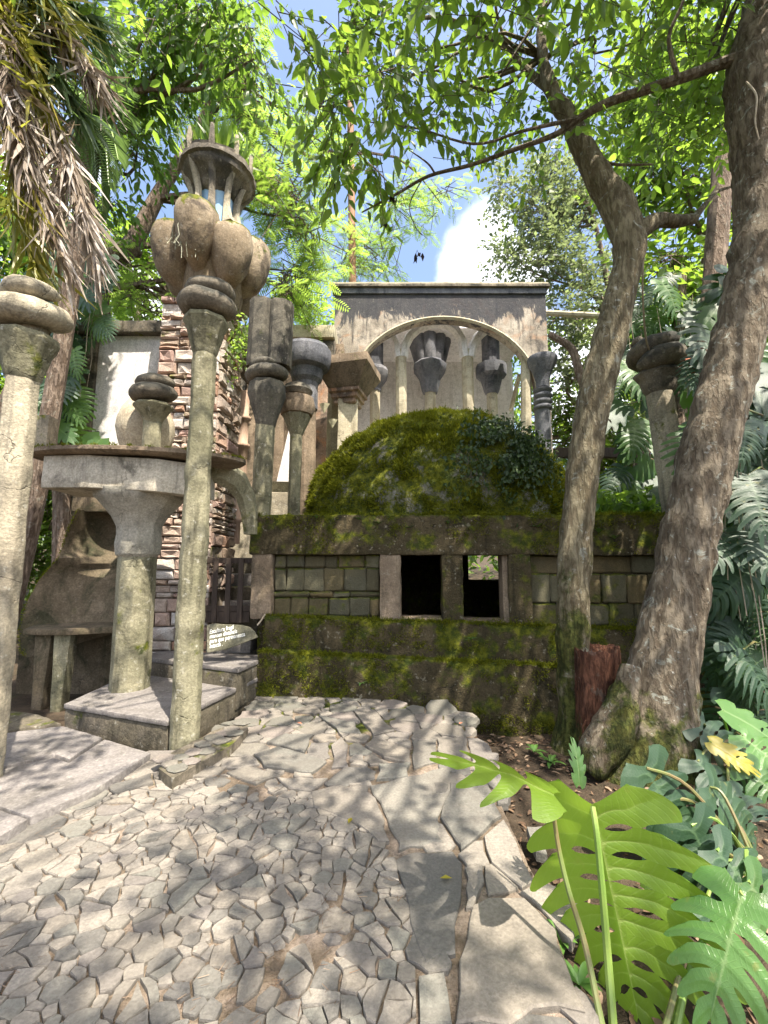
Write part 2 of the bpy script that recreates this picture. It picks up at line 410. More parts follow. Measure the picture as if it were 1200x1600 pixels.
def leafmat(name, a, b, c, t, trans=.45, rough=.45, spec=.5):
    """leaf tones a..c by the leaf's own random number; light shines through in tone t"""
    M = Mat(name); r = M.attr('rnd')
    col = M.mix(M.ramp(r, 0, .6), a, b); col = M.mix(M.ramp(r, .6, 1.0), col, c)
    tc = M.mix(M.ramp(r, 0, 1), tuple(x * .7 for x in t), t)
    return M.done(col, rough, spec=spec, trans=trans, tcol=tc)
LF_DARK = leafmat('dark_broad_leaf', (.035,.075,.018), (.055,.105,.025), (.095,.15,.03), (.26,.44,.05), .5)
LF_MID = leafmat('mid_green_leaf', (.045,.085,.018), (.065,.12,.025), (.10,.16,.03), (.36,.56,.06), .56)
LF_FEA = leafmat('feathery_leaf', (.06,.115,.025), (.085,.15,.03), (.13,.19,.04), (.42,.62,.09), .6)
LF_FAR = leafmat('bright_far_leaf', (.06,.11,.02), (.09,.15,.025), (.14,.20,.035), (.30,.46,.05), .5)
LF_GREY = leafmat('pale_fine_leaf', (.10,.13,.06), (.14,.17,.09), (.20,.21,.14), (.30,.38,.14), .45)
LF_MOSS = leafmat('moss_blade', (.045,.060,.006), (.105,.118,.008), (.21,.21,.014), (.26,.28,.02), .3, .8, .1)
LF_DRY = leafmat('dry_leaf', (.22,.16,.11), (.36,.30,.24), (.52,.47,.43), (.34,.27,.17), .2, .6, .4)
LF_LIT = leafmat('litter_leaf', (.09,.055,.034), (.16,.10,.06), (.30,.22,.15), (.2,.1,.04), .15, .7, .3)
LF_FROND = leafmat('palm_frond_leaf', (.05,.09,.04), (.09,.14,.06), (.16,.20,.10), (.22,.36,.08), .35, .4, .6)
def monstera_mat(name, a, b, vein, t, trans=.5, rough=.35):
    M = Mat(name); v = M.attr('vein')
    col = M.mix(M.ramp(M.noise(3.5, 4), .4, .65), a, b)
    col = M.mix(M.ramp(v, .55, 1.0, 0, .75), col, vein)
    r = M.rnd(); col = M.mix(M.ramp(r, 0, 1, 0, .35), col, tuple(x * .6 for x in a))
    tc = M.mix(M.ramp(v, .55, 1.0, 0, .6), t, tuple(min(1, x * 1.25) for x in t))
    col = M.mix(M.ramp(M.noise(38, 4, .7), .56, .70, 0, .35), col, tuple(x * .55 for x in b))
    col = M.mix(M.ramp(M.noise(9, 5, .7), .62, .70, 0, .5), col, (.22, .20, .05))
    la, lb = M.attr('la'), M.attr('lb')                 # fine side veins that branch off each lobe's own rib
    w = M.math('SINE', M.math('MULTIPLY_ADD', M.math('ABSOLUTE', la), -7.5, M.math('MULTIPLY', lb, 62.0)))
    w = M.ramp(w, .70, 1.0); col = M.mix(M.math('MULTIPLY', w, .10), col, vein)
    h = M.math('MULTIPLY_ADD', M.noise(70, 4, .7), .35, M.math('MULTIPLY_ADD', w, .12, v))
    return M.done(col, rough, M.bump(h, .45, .01), spec=.5, trans=trans, tcol=tc)
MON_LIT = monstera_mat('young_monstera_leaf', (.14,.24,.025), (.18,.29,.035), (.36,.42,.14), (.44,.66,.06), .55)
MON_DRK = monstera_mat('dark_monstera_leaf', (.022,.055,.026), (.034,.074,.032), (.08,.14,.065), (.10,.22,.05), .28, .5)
MON_MID = monstera_mat('mid_monstera_leaf', (.06,.13,.04), (.08,.16,.045), (.18,.25,.11), (.22,.42,.06), .4, .40)
MON_YEL = monstera_mat('yellowing_monstera_leaf', (.34,.30,.03), (.42,.34,.04), (.45,.4,.15), (.55,.45,.06), .4)
def simple(name, c1, c2, scale=8, rough=.7, spec=.3, bs=.3, stretch=(1,1,1), metallic=0):
    M = Mat(name); v = M.scl(stretch)
    col = M.mix(M.ramp(M.noise(scale, 6, .65, vec=v), .35, .65), c1, c2)
    return M.done(col, rough, M.bump(M.noise(scale * 3, 5, .7, vec=v), bs, .01), spec=spec, metallic=metallic)
STALK = simple('green_petiole', (.13,.22,.04), (.20,.27,.06), 10, .45, .5, .1, (1,1,.2))
STALK_B = simple('brown_petiole', (.16,.11,.05), (.12,.16,.04), 10, .5, .5, .1, (1,1,.3))
WOOD_D = simple('dark_gate_wood', (.030,.020,.015), (.060,.042,.030), 6, .65, .35, .4, (6,6,.6))
WOOD_R = bark('red_rotten_wood', (.065,.028,.018), (.165,.072,.042), lich=.15, moss=.22, mosstop=.5, fur=1.4)
WOOD_P = simple('brown_pole_wood', (.26,.14,.08), (.36,.22,.14), 6, .8, .2, .5, (7,7,.4))
BAMBOO = simple('cast_cane_brown', (.30,.20,.14), (.40,.29,.21), 6, .75, .3, .3, (5,5,.8))
BLUE = simple('faded_blue_paint', (.24,.42,.60), (.34,.50,.64), 5, .8, .2, .2)
PAINT_W = simple('white_paint', (.74,.74,.70), (.62,.62,.56), 20, .8, .2, .2)
SHELLC = concrete('alcove_brown_concrete', (.21,.165,.11), (.12,.095,.06), dark=(.035,.04,.02), dk=.8, streak=.5, moss=.12, lich=.15, lc=(.36,.30,.24))
SLATE = concrete('sign_slate', (.17,.16,.115), (.12,.115,.075), dark=(.07,.065,.05), dk=.3, streak=0, moss=.05, lich=.15)
ROOT = simple('pale_root', (.30,.25,.18), (.42,.36,.28), 12, .85, .2, .4)
DARKSTUFF = simple('black_dead_leaf', (.03,.022,.022), (.055,.04,.04), 12, .8, .2, .4)
ORANGE = simple('dry_orange_leaf', (.42,.17,.10), (.32,.11,.06), 9, .7, .3, .5)
# ------------------------------------------------------------------ ground sheet
TRENCH = (G(385,1105), G(425,1075))            # dark gap between the step block and the paving
def ground_z(x, y):
    z = -0.11 + 0.05 * noise.noise(Vector((x*.9, y*.9, 0))) + .02 * noise.noise(Vector((x*3, y*3, 1)))
    a = (Vector((x, y, 0)) - TRENCH[0]); 
    d = min((Vector((x, y, 0)) - TRENCH[0].lerp(TRENCH[1], t / 6)).length for t in range(7))
    z -= 0.45 * max(0, 1 - d / .38)
    sm = lambda v, a, b: max(0.0, min(1.0, (v - a)/(b - a)))
    z -= .30 * sm(x, .55, 1.1) * sm(y, 4.25, 4.95) * (1 - sm(x, 3.2, 4.0)) * (1 - sm(y, 6.5, 7.5))   # the bed dips to the foot of the house
    r = math.hypot(x, y - 5)
    if x > 1.0: z += .10 * min(1, (x - 1.0) / 1.2)
    if r > 9: z += min(7, (r - 9) * .10) * (0.6 + .4 * noise.noise(Vector((x*.07, y*.07, 3))))
    return z
def build_ground():
    xs = sorted(set([round(-4.5 + .15 * i, 3) for i in range(61)] + [-300, -200, -120, -70, -45, -30, -22, -17, -13, -10, -8, -6.5, -5.5, 5.5, 6.5, 8, 10, 13, 17, 22, 30, 45, 70, 120, 200, 300]))
    ys = sorted(set([round(0 + .15 * i, 3) for i in range(55)] + [-300, -150, -70, -40, -25, -15, -9, -5, -2.5, -1, 9, 10, 11.5, 13, 15, 18, 22, 30, 45, 70, 120, 200, 300]))
    m = MB(); nx = len(xs)
    m.add([(x, y, ground_z(x, y)) for y in ys for x in xs],
          [(j*nx+i, j*nx+i+1, (j+1)*nx+i+1, (j+1)*nx+i) for j in range(len(ys)-1) for i in range(nx-1)])
    return mk('ground', m, EARTH, smooth=True, kind='structure')
ground = build_ground()

# ------------------------------------------------------------------ stone path
def poly_clip(poly, p, nrm):
    """keep the side where (q-p).nrm <= 0"""
    out = []
    for i in range(len(poly)):
        a, b = poly[i], poly[(i+1) % len(poly)]
        da = (a[0]-p[0])*nrm[0] + (a[1]-p[1])*nrm[1]; db = (b[0]-p[0])*nrm[0] + (b[1]-p[1])*nrm[1]
        if da <= 0: out.append(a)
        if (da < 0 < db) or (db < 0 < da):
            t = da / (da - db); out.append((a[0]+(b[0]-a[0])*t, a[1]+(b[1]-a[1])*t))
    return out
def area(p): return .5 * sum(p[i][0]*p[(i+1) % len(p)][1] - p[(i+1) % len(p)][0]*p[i][1] for i in range(len(p)))
def inside(p, x, y):
    c = False
    for i in range(len(p)):
        a, b = p[i], p[i-1]
        if (a[1] > y) != (b[1] > y) and x < (b[0]-a[0])*(y-a[1])/(b[1]-a[1]) + a[0]: c = not c
    return c
def px2(poly, z=0.0): return [tuple(G(x, y, z)[:2]) for x, y in poly]
def z2(x, y): return (350 + x/2.4, 1060 + y/2.4)
def z3(x, y): return (700 + x/2.4, 1080 + y/2.4)
SLABS = [[z2(*q) for q in s] for s in (
    [(548,398),(650,372),(838,330),(876,384),(802,515),(818,612),(655,640),(612,520)],
    [(850,392),(925,360),(990,400),(1040,515),(890,640),(868,606),(812,520)],
    [(325,425),(410,402),(540,404),(596,518),(620,612),(578,612),(500,548),(335,482)],
    [(622,690),(690,655),(858,645),(892,690),(868,1030),(760,1076),(712,955),(668,760)],
    [(975,590),(1048,528),(1160,758),(1118,782),(1004,690)],
    [(730,1122),(826,1108),(855,1300),(735,1300)],
    [(902,712),(970,706),(976,760),(936,856),(908,862)],
    [(112,285),(200,258),(385,310),(330,352),(150,330)],
    [(160,240),(230,208),(335,212),(300,278)],
    [(10,352),(100,330),(210,362),(120,392)],
    [(355,140),(490,165),(515,205),(430,200)],
    [(485,120),(560,115),(640,195),(560,215)],
    [(528,250),(560,222),(690,262),(702,318),(600,296)],
    [(402,250),(440,220),(466,250),(466,330),(404,332)],
    [(705,232),(795,228),(800,310),(712,335)],
    [(800,228),(905,218),(925,300),(806,305)],
    [(580,322),(700,316),(690,368),(572,376)],
    [(200,372),(390,374),(330,420),(240,410)])]
SLABS += [[z3(*q) for q in s] for s in (
    [(92,800),(150,772),(285,772),(405,890),(515,1205),(320,1190),(225,1255),(28,1250),(42,1010),(72,930)],
    [(295,512),(355,510),(372,612),(330,600)],
    [(150,0),(0,0),(0,1)],)][:2]
def zl(x, y): return (x/2.667, 1080 + y/2.667)
SLABS += [[zl(*q) for q in s] for s in (
    [(648,360),(800,300),(940,318),(900,352),(690,368)], [(450,395),(630,340),(640,380),(480,425)])]
COB = [(-330,1420),(0,1325),(240,1192),(400,1208),(560,1262),(640,1400),(680,1620),(700,1950),(-330,1950)]
REGION = [(-330,1420),(0,1325),(236,1182),(330,1166),(400,1098),(430,1082),(560,1090),(700,1108),(728,1116),(742,1160),(800,1290),(845,1385),(875,1470),(915,1600),(975,1950),(-330,1950)]
def build_path():
    reg = px2(REGION); cob = px2(COB)
    slabs = [px2(s) for s in SLABS]; slabs = [s if area(s) > 0 else s[::-1] for s in slabs]
    # mortar and earth bed under the stones
    rr = random.Random(3)
    xs = [p[0] for p in reg]; ys = [p[1] for p in reg]
    m = MB()
    ring = [Vector((x, y, -.020)) for x, y in reg]
    m.add(ring + [q - Vector((0,0,.16)) for q in ring], [tuple(range(len(ring)))] + [(i, (i+1) % len(ring), len(ring)+(i+1) % len(ring), len(ring)+i) for i in range(len(ring))])
    bed = mk('path', m, BED, maxlen=.12, amp=.010, ns=9, smooth=True, kind='structure')
    seeds = []
    def try_add(x, y, r, k=.80):
        for (a, b, q) in seeds:
            if (a-x)**2 + (b-y)**2 < (k*(q+r))**2: return
        seeds.append((x, y, r))
    def sd(poly, x, y):
        best = -9
        for i in range(len(poly)):
            a, b = poly[i], poly[(i+1) % len(poly)]; n = (b[1]-a[1], a[0]-b[0]); l = math.hypot(*n)
            best = max(best, ((x-a[0])*n[0] + (y-a[1])*n[1]) / l)
        return best
    for r, cnt, where in ((.15, 900, 'f'), (.10, 2500, 'f'), (.12, 70, 'c'), (.085, 500, 'c'), (.060, 5000, 'c'), (.042, 14000, 'c'), (.06, 2500, 'f'), (.026, 14000, 'c')):
        for _ in range(cnt):
            x = rr.uniform(min(xs), max(xs)); y = rr.uniform(max(.95, min(ys)), max(ys))
            if not inside(reg, x, y): continue
            if abs(x) > .98 * (y + .35) : continue
            c = inside(cob, x, y)
            if c != (where == 'c'): continue
            if any(sd(s, x, y) < r * .55 for s in slabs): continue
            # patches of bare sandy earth between the cobbles
            if c and noise.noise(Vector((x*1.5, y*1.5, 7))) > .24 and rr.random() < .92: continue
            try_add(x, y, r * rr.uniform(.9, 1.1))
    pieces = []
    def shards(poly, out):                             # slate breaks into angular shards
        A = abs(area(poly)); per = sum(math.hypot(poly[i][0]-poly[i-1][0], poly[i][1]-poly[i-1][1]) for i in range(len(poly)))
        if A < .0005 or len(poly) < 3: return
        if A > rr.uniform(.004, .030) and len(poly) > 3:
            cx = sum(p[0] for p in poly)/len(poly) + rr.gauss(0, .012); cy = sum(p[1] for p in poly)/len(poly) + rr.gauss(0, .012)
            far = max(poly, key=lambda p: (p[0]-cx)**2 + (p[1]-cy)**2); a = math.atan2(far[1]-cy, far[0]-cx) + rr.gauss(0, .55)
            n = (math.cos(a), math.sin(a)); g = rr.uniform(.0015, .006)
            shards(poly_clip(poly, (cx - n[0]*g, cy - n[1]*g), n), out); shards(poly_clip(poly, (cx + n[0]*g, cy + n[1]*g), (-n[0], -n[1])), out)
        else: out.append(poly)
    S = np.array([(a, b) for a, b, _ in seeds]); R = np.array([q for *_, q in seeds])
    for i, (x, y, r) in enumerate(seeds):
        h = r * rr.uniform(1.35, 1.75)
        n0 = rr.randint(5, 7); a0 = rr.uniform(0, 6.28); st = rr.uniform(0, 3.14); el = rr.uniform(1.0, 1.7)
        poly = []
        for k in range(n0):
            a = a0 + 2 * math.pi * (k + rr.uniform(-.25, .25)) / n0
            u, v = h * el * math.cos(a), h / el ** .5 * math.sin(a)
            poly.append((x + u*math.cos(st) - v*math.sin(st), y + u*math.sin(st) + v*math.cos(st)))
        d2 = ((S - S[i])**2).sum(1)
        for j in np.argsort(d2)[1:16]:
            d = math.sqrt(d2[j]); n = ((S[j][0]-x)/d, (S[j][1]-y)/d)
            n = (n[0]*math.cos(ja := rr.uniform(-.22,.22)) - n[1]*math.sin(ja), n[0]*math.sin(ja) + n[1]*math.cos(ja))
            t = (d*d + r*r - R[j]**2) / (2*d) - rr.uniform(.0005, .0055) * (1.4 if r > .09 else 1)
            poly = poly_clip(poly, (x + n[0]*t, y + n[1]*t), n)
            if len(poly) < 3: break
        for s in slabs:
            best, e = -9, None
            for k in range(len(s)):
                a, b = s[k], s[(k+1) % len(s)]; n = (b[1]-a[1], a[0]-b[0]); l = math.hypot(*n); n = (n[0]/l, n[1]/l)
                q = (x-a[0])*n[0] + (y-a[1])*n[1]
                if q > best: best, e = q, (a, n)
            if best < .8: poly = poly_clip(poly, (e[0][0] + e[1][0]*.012, e[0][1] + e[1][1]*.012), (-e[1][0], -e[1][1]))
        if len(poly) < 3 or abs(area(poly)) < .0006: continue
        if inside(cob, x, y): shards(poly, pieces)
        else: pieces.append(poly)
    def stone(poly, big):
        if area(poly) < 0: poly = poly[::-1]
        cx = sum(p[0] for p in poly)/len(poly); cy = sum(p[1] for p in poly)/len(poly)
        q = []
        for k in range(len(poly)):                     # uneven broken edge
            a, b = poly[k], poly[(k+1) % len(poly)]; q.append(a)
            l = math.hypot(b[0]-a[0], b[1]-a[1])
            if l > .07:
                for t in ((.5,) if l < .25 else (.28, .55, .8)):
                    j = rr.uniform(-.022, .012) * min(1, l / .2)
                    q.append((a[0]+(b[0]-a[0])*t + (b[1]-a[1])/l*j, a[1]+(b[1]-a[1])*t - (b[0]-a[0])/l*j))
        poly = q; n = len(poly)
        top = rr.uniform(-.007, .003) + (.006 if big else 0); tx, ty = (rr.uniform(-.035, .035) for _ in '12')
        if big: tx *= .3; ty *= .3
        def ring(s, z): return [(cx + (x-cx)*s, cy + (y-cy)*s, z + (x-cx)*tx + (y-cy)*ty) for x, y in poly]
        s = .97 if big else .96
        return MB().add(ring(1.0, -.05) + ring(1.0, top - .007) + ring(s, top) , [(k+n*a, (k+1) % n+n*a, (k+1) % n+n*a+n, k+n*a+n) for a in (0, 1) for k in range(n)] + [tuple(range(2*n, 3*n))])
    def px_size(p):
        cy = sum(q[1] for q in p)/len(p); return abs(area(p)) / max(cy, .9) ** 2.6
    for s in slabs:
        mk('stone_slab', stone(s, True), PAVE, bed, maxlen=.0)
    pieces.sort(key=px_size, reverse=True)
    vis = [p for p in pieces if sum(q[1] for q in p)/len(p) > 1.55 and abs(sum(q[0] for q in p)/len(p)) < .95*(sum(q[1] for q in p)/len(p))]
    keep = vis[:298]; ks = set(map(id, keep)); rest = MB()
    for p in pieces:
        cy = sum(q[1] for q in p)/len(p)
        if id(p) in ks: mk('paving_stone', stone(p, False), PAVE_M if cy > 4.3 else PAVE, bed)
        else:
            q = stone(p, False); rest.add(q.v, q.f)
    if rest.v: mk('small_paving_stones', rest, PAVE, bed, kind='stuff')
    # dry needles and grit in the joints
    n = 3000; px_ = RNG.uniform(min(xs), max(xs), n*3); py_ = RNG.uniform(1.2, 4.6, n*3)
    ok = np.array([inside(cob, a, b) and noise.noise(Vector((a*1.5, b*1.5, 7))) > .12 for a, b in zip(px_, py_)])
    px_, py_ = px_[ok], py_[ok]; k = len(px_)
    pos = np.stack([px_, py_, RNG.uniform(-.022, .008, k)], 1); an = RNG.normal(.6, .7, k)
    V, Fc, r = scatter([(-.03,0,0),(.03,0,0),(.02,1,.0),(-.02,1,.0)], [(0,1,2,3)], pos, np.stack([np.cos(an), np.sin(an), RNG.normal(0,.08,k)], 1),
                       np.tile([0,0,1.0], (k,1)) + RNG.normal(0,.4,(k,3)), RNG.uniform(.012,.05,k))
    fast('dry_needles', V, Fc, LF_LIT, bed, kind='stuff', rnd=r)
    return bed
path = build_path()

# left approach slab with its worn, cracked surface
def flat_slab(name, label, polys, ztop, thick, mat, cat='slab', bevel=.012, group=None, part='slab_piece'):
    c = Vector(px2(polys[0], ztop)[0] + (0.0,))
    if len(polys) == 1:
        m = MB().prism([Vector(q + (ztop - thick,)) for q in px2(polys[0], ztop)], (0,0,thick))
        return tag(mk(name, m, mat, None, bevel=bevel, maxlen=.12, amp=.006, ns=6, smooth=True, angle=35, origin=c), label, cat, group)
    t = thing(name, label, cat, c, group)
    for p in polys:
        m = MB().prism([Vector(q + (ztop - thick,)) for q in px2(p, ztop)], (0,0,thick))
        mk(part, m, mat, t, bevel=bevel, maxlen=.12, amp=.005, ns=6, smooth=True, angle=35)
    return t
flat_slab('approach_slab', 'wide cracked grey concrete slab at the left edge below the steps', 
          [[(-160,1175),(30,1142),(98,1134),(160,1152),(108,1186),(86,1178),(-160,1236)], [(-160,1240),(84,1183),(108,1191),(163,1155),(236,1176),(150,1232),(48,1276),(-5,1258),(-160,1270)],
           [(-160,1275),(-8,1262),(44,1279),(0,1306),(-160,1395)]], .05, .16, STEPC)
flat_slab('ledge_slab', 'small mossy slab in the shade beyond the cracked approach slab', [[(-120,1128),(0,1108),(60,1116),(96,1130),(30,1138),(-120,1168)]], .02, .13, STEPF)
def rubble_kerb():
    t = thing('rubble_kerb', 'low rubble kerb around the foot of the tall front column', 'kerb', G(300,1180))
    poly = [(248,1196),(268,1172),(330,1140),(386,1122),(388,1134),(362,1160),(270,1212)]
    m = MB().prism([Vector(q + (-.1,)) for q in px2(poly, .09)], (0,0,.17)); mk('mortar', m, STEPF, t, maxlen=.08, amp=.012, ns=8, smooth=True)
    rr = random.Random(8)
    for px, py in ((264,1196),(282,1186),(300,1178),(318,1165),(334,1155),(348,1148),(362,1140),(376,1131),(278,1202),(300,1192),(322,1176),(345,1160),(366,1148),(256,1188)):
        c = G(px, py, .068); n = rr.randint(5, 7); a0 = rr.random()*6
        q = [c + Vector((rr.uniform(.06,.10)*math.cos(a0+6.283*k/n), rr.uniform(.05,.08)*math.sin(a0+6.283*k/n), 0)) for k in range(n)]
        mk('stone', MB().prism(q, (rr.uniform(-.004,.004), 0, rr.uniform(.018,.026))), PAVE_M, t, bevel=.008, segs=1)
rubble_kerb()

# ------------------------------------------------------------------ entrance steps (two thick slabs), gate and the stair behind
def steps():
    z1, z2_ = .21, .42
    A, B = G(103,1099,z1), G(262,1126,z1)                     # front edge of the lower slab
    Cc, D = Vector((-1.50,5.66,z1)), G(222,1052,z1)
    t = thing('entrance_steps', 'two broad pale stone steps climbing from the path to the wooden gate', 'steps', (A+B)/2*1.0 - Vector((0,0,z1)))
    low = [A, B, B.lerp(Cc, 1.0), Vector((-2.2,5.9,z1)), D + Vector((-.12,.12,0))]
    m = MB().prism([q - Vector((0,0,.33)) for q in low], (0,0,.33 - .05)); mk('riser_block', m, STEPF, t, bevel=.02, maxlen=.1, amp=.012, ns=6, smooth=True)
    cen = sum(low, Vector())/len(low)
    def grow(p, k): d = (p - cen); d.z = 0; return p + d.normalized()*k
    mk('tread', MB().prism([grow(q, .018) - Vector((0,0,.048)) for q in low], (0,0,.048)), STEPC, t, bevel=.012, maxlen=.1, amp=.006, ns=6, smooth=True)
    a, b = G(220,1026,z2_), G(371,1045,z2_); c, d = G(425,1000,z2_), G(272,978,z2_)
    c.y = max(c.y, 5.72); d = Vector((a.x + .1, 6.0, z2_)); c = Vector((-1.50, 5.72, z2_))
    up = [a, b, c, d]
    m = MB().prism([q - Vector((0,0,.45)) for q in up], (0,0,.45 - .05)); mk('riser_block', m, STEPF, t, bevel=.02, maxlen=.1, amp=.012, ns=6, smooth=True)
    cen = sum(up, Vector())/4
    mk('tread', MB().prism([grow(q, .02) - Vector((0,0,.048)) for q in up], (0,0,.048)), STEPC, t, bevel=.012, maxlen=.1, amp=.006, ns=6, smooth=True)
    return t
steps()
def stair():
    t = thing('stair_flight', 'narrow dark stone stair rising behind the wooden gate', 'stairs', (-2.25, 6.1, .4))
    for k in range(9):
        z = .62 + .2*k; y = 6.02 + .3*k
        mk('stair_step', MB().box(-2.9, -1.82, y, y + .36, z - .24, z), STEPF if k % 2 else STEPC, t, bevel=.015, maxlen=.2, amp=.008, ns=6, smooth=True)
stair()
def gate():
    p0, p1 = P(284, 975, 5.95), P(392, 975, 5.95); zt = P(340, 875, 5.95).z; zb = p0.z
    t = thing('wooden_gate', 'low dark wooden slatted gate at the top of the two steps', 'gate', ((p0.x+p1.x)/2, 5.95, zb))
    w = p1.x - p0.x
    for z in (zt - .045, zb + .17):
        mk('rail', MB().box(p0.x, p1.x, 5.93, 5.97, z, z + .075), WOOD_D, t, bevel=.006)
    mk('kick_board', MB().box(p0.x + .11, p1.x - .02, 5.935, 5.965, zb + .02, zb + .168), WOOD_D, t, bevel=.006)
    for k, x in enumerate((.06, .29, .47, .66, .84)):
        xx = p0.x + w*x; mk('slat', MB().box(xx - .036, xx + .036, 5.905, 5.928, zb + .02, zt + (.03 if k % 2 else .02)), WOOD_D, t, bevel=.006)
    mk('gate_post', MB().box(p0.x - .05, p0.x + .02, 5.92, 5.99, zb - .1, zt + .08), WOOD_D, t, bevel=.01)
gate()
def sign():
    a, b = P(323, 1018, 5.30), P(403, 1008, 5.34)
    ux = (b - a).normalized(); L = (b - a).length; up = Vector((0,.18,1)).normalized(); nrm = ux.cross(up).normalized()
    up = nrm.cross(ux).normalized(); k = L / 80
    t = thing('painted_sign_stone', 'dark stone with white hand painted warning leaning on the upper step', 'sign', a)
    def W(px, py, o=0.0): return a + ux*((px-323)*k) + up*((1020-py)*k) + nrm*o
    poly = [W(323,1022), W(350,1021), W(380,1014), W(403,1008), W(398,998), W(390,990), W(376,985), W(350,981), W(335,978), W(323,979)]
    mk('stone', MB().prism([q - nrm*.05 for q in poly], nrm*.05), SLATE, t, bevel=.008)
    cu = bpy.data.curves.new('lettering', 'FONT')
    cu.body = 'Escultura fragil\nmanten distancia\npara que permanezca\nintacta .'
    cu.size = 9.3*k; cu.space_line = .80; cu.shear = .12; cu.offset = .0012; cu.extrude = .001
    to = bpy.data.objects.new('lettering_source', cu); C.objects.link(to)
    dg = bpy.context.evaluated_depsgraph_get(); me = bpy.data.meshes.new_from_object(to.evaluated_get(dg)); bpy.data.objects.remove(to)
    me.name = 'lettering'; me.materials.clear(); me.materials.append(PAINT_W)
    sx = 56*k / max(v.co.x for v in me.vertices)
    ux2 = (ux + up*.09).normalized(); o0 = W(327.5, 993.5, .0035) - a
    for v in me.vertices: v.co = o0 + ux2*(v.co.x*sx) + up*v.co.y + nrm*v.co.z
    o = link(bpy.data.objects.new('lettering', me)); o.parent = t
    o['label'] = 'white painted words Escultura fragil manten distancia para que permanezca intacta'
sign()
mk_root = MB().tube([P(405,962,5.35), P(412,972,5.28), P(404,985,5.25)], .012, 6)
tag(mk('broken_root', MB().tube([P(414,960,5.42), P(409,968,5.36), P(402,977,5.33)], [.008,.010,.011], 6), ROOT, origin=P(402,977,5.33)), 'short pale broken root at the corner of the mossy ledge', 'root')

# ------------------------------------------------------------------ the mossy domed house
HA, HB = P(392, 880, 5.75), P(1046, 880, 5.38)
UX = Vector((HB.x - HA.x, HB.y - HA.y, 0)); HLEN = UX.length; UX.normalize(); VY = Vector((-UX.y, UX.x, 0))
H0 = Vector((HA.x, HA.y, 0))
def W(u, v, z): return H0 + UX*u + VY*v + Vector((0,0,z))
def HU(px, py, v=0.0):
    r = ray(px, py); o = Vector((0,0,CH)) - H0
    t = (v - o.dot(VY)) / r.dot(VY); q = o + r*t
    return q.dot(UX), q.z
def hbox(u0, u1, v0, v1, z0, z1, z0b=None, z1b=None):
    """box in house axes; z0b/z1b are the heights at the far end so the bands may run slightly off level"""
    z0b = z0 if z0b is None else z0b; z1b = z1 if z1b is None else z1b
    return MB().add([W(u0,v0,z0),W(u1,v0,z0b),W(u1,v1,z0b),W(u0,v1,z0),W(u0,v0,z1),W(u1,v0,z1b),W(u1,v1,z1b),W(u0,v1,z1)],
                    [(3,2,1,0),(4,5,6,7),(0,1,5,4),(1,2,6,5),(2,3,7,6),(3,0,4,7)])
def moss_tufts(name, parent, pts, nrm, size=.035, k=4, mat=None):
    """little moss blades standing on the surface at pts"""
    pts = np.repeat(np.asarray(pts), k, 0); nr = np.repeat(np.asarray(nrm), k, 0)
    n = len(pts); d = nr + RNG.normal(0, .55, (n,3)); pts = pts + RNG.normal(0, size*.35, (n,3)) - nr*.006
    V, Fc, r = scatter(*BLADE, pts, d, RNG.normal(0,1,(n,3)), RNG.uniform(.5, 1.3, n)*size, RNG.uniform(.8,2.2,n)*size)
    base = np.clip(RNG.random(n)*.55 + .45*np.array([noise.noise(Vector(p)*2.3)*.5 + .5 for p in pts]), 0, 1)
    return fast(name, V, Fc, mat or LF_MOSS, parent, kind='stuff', rnd=np.repeat(base, 4))
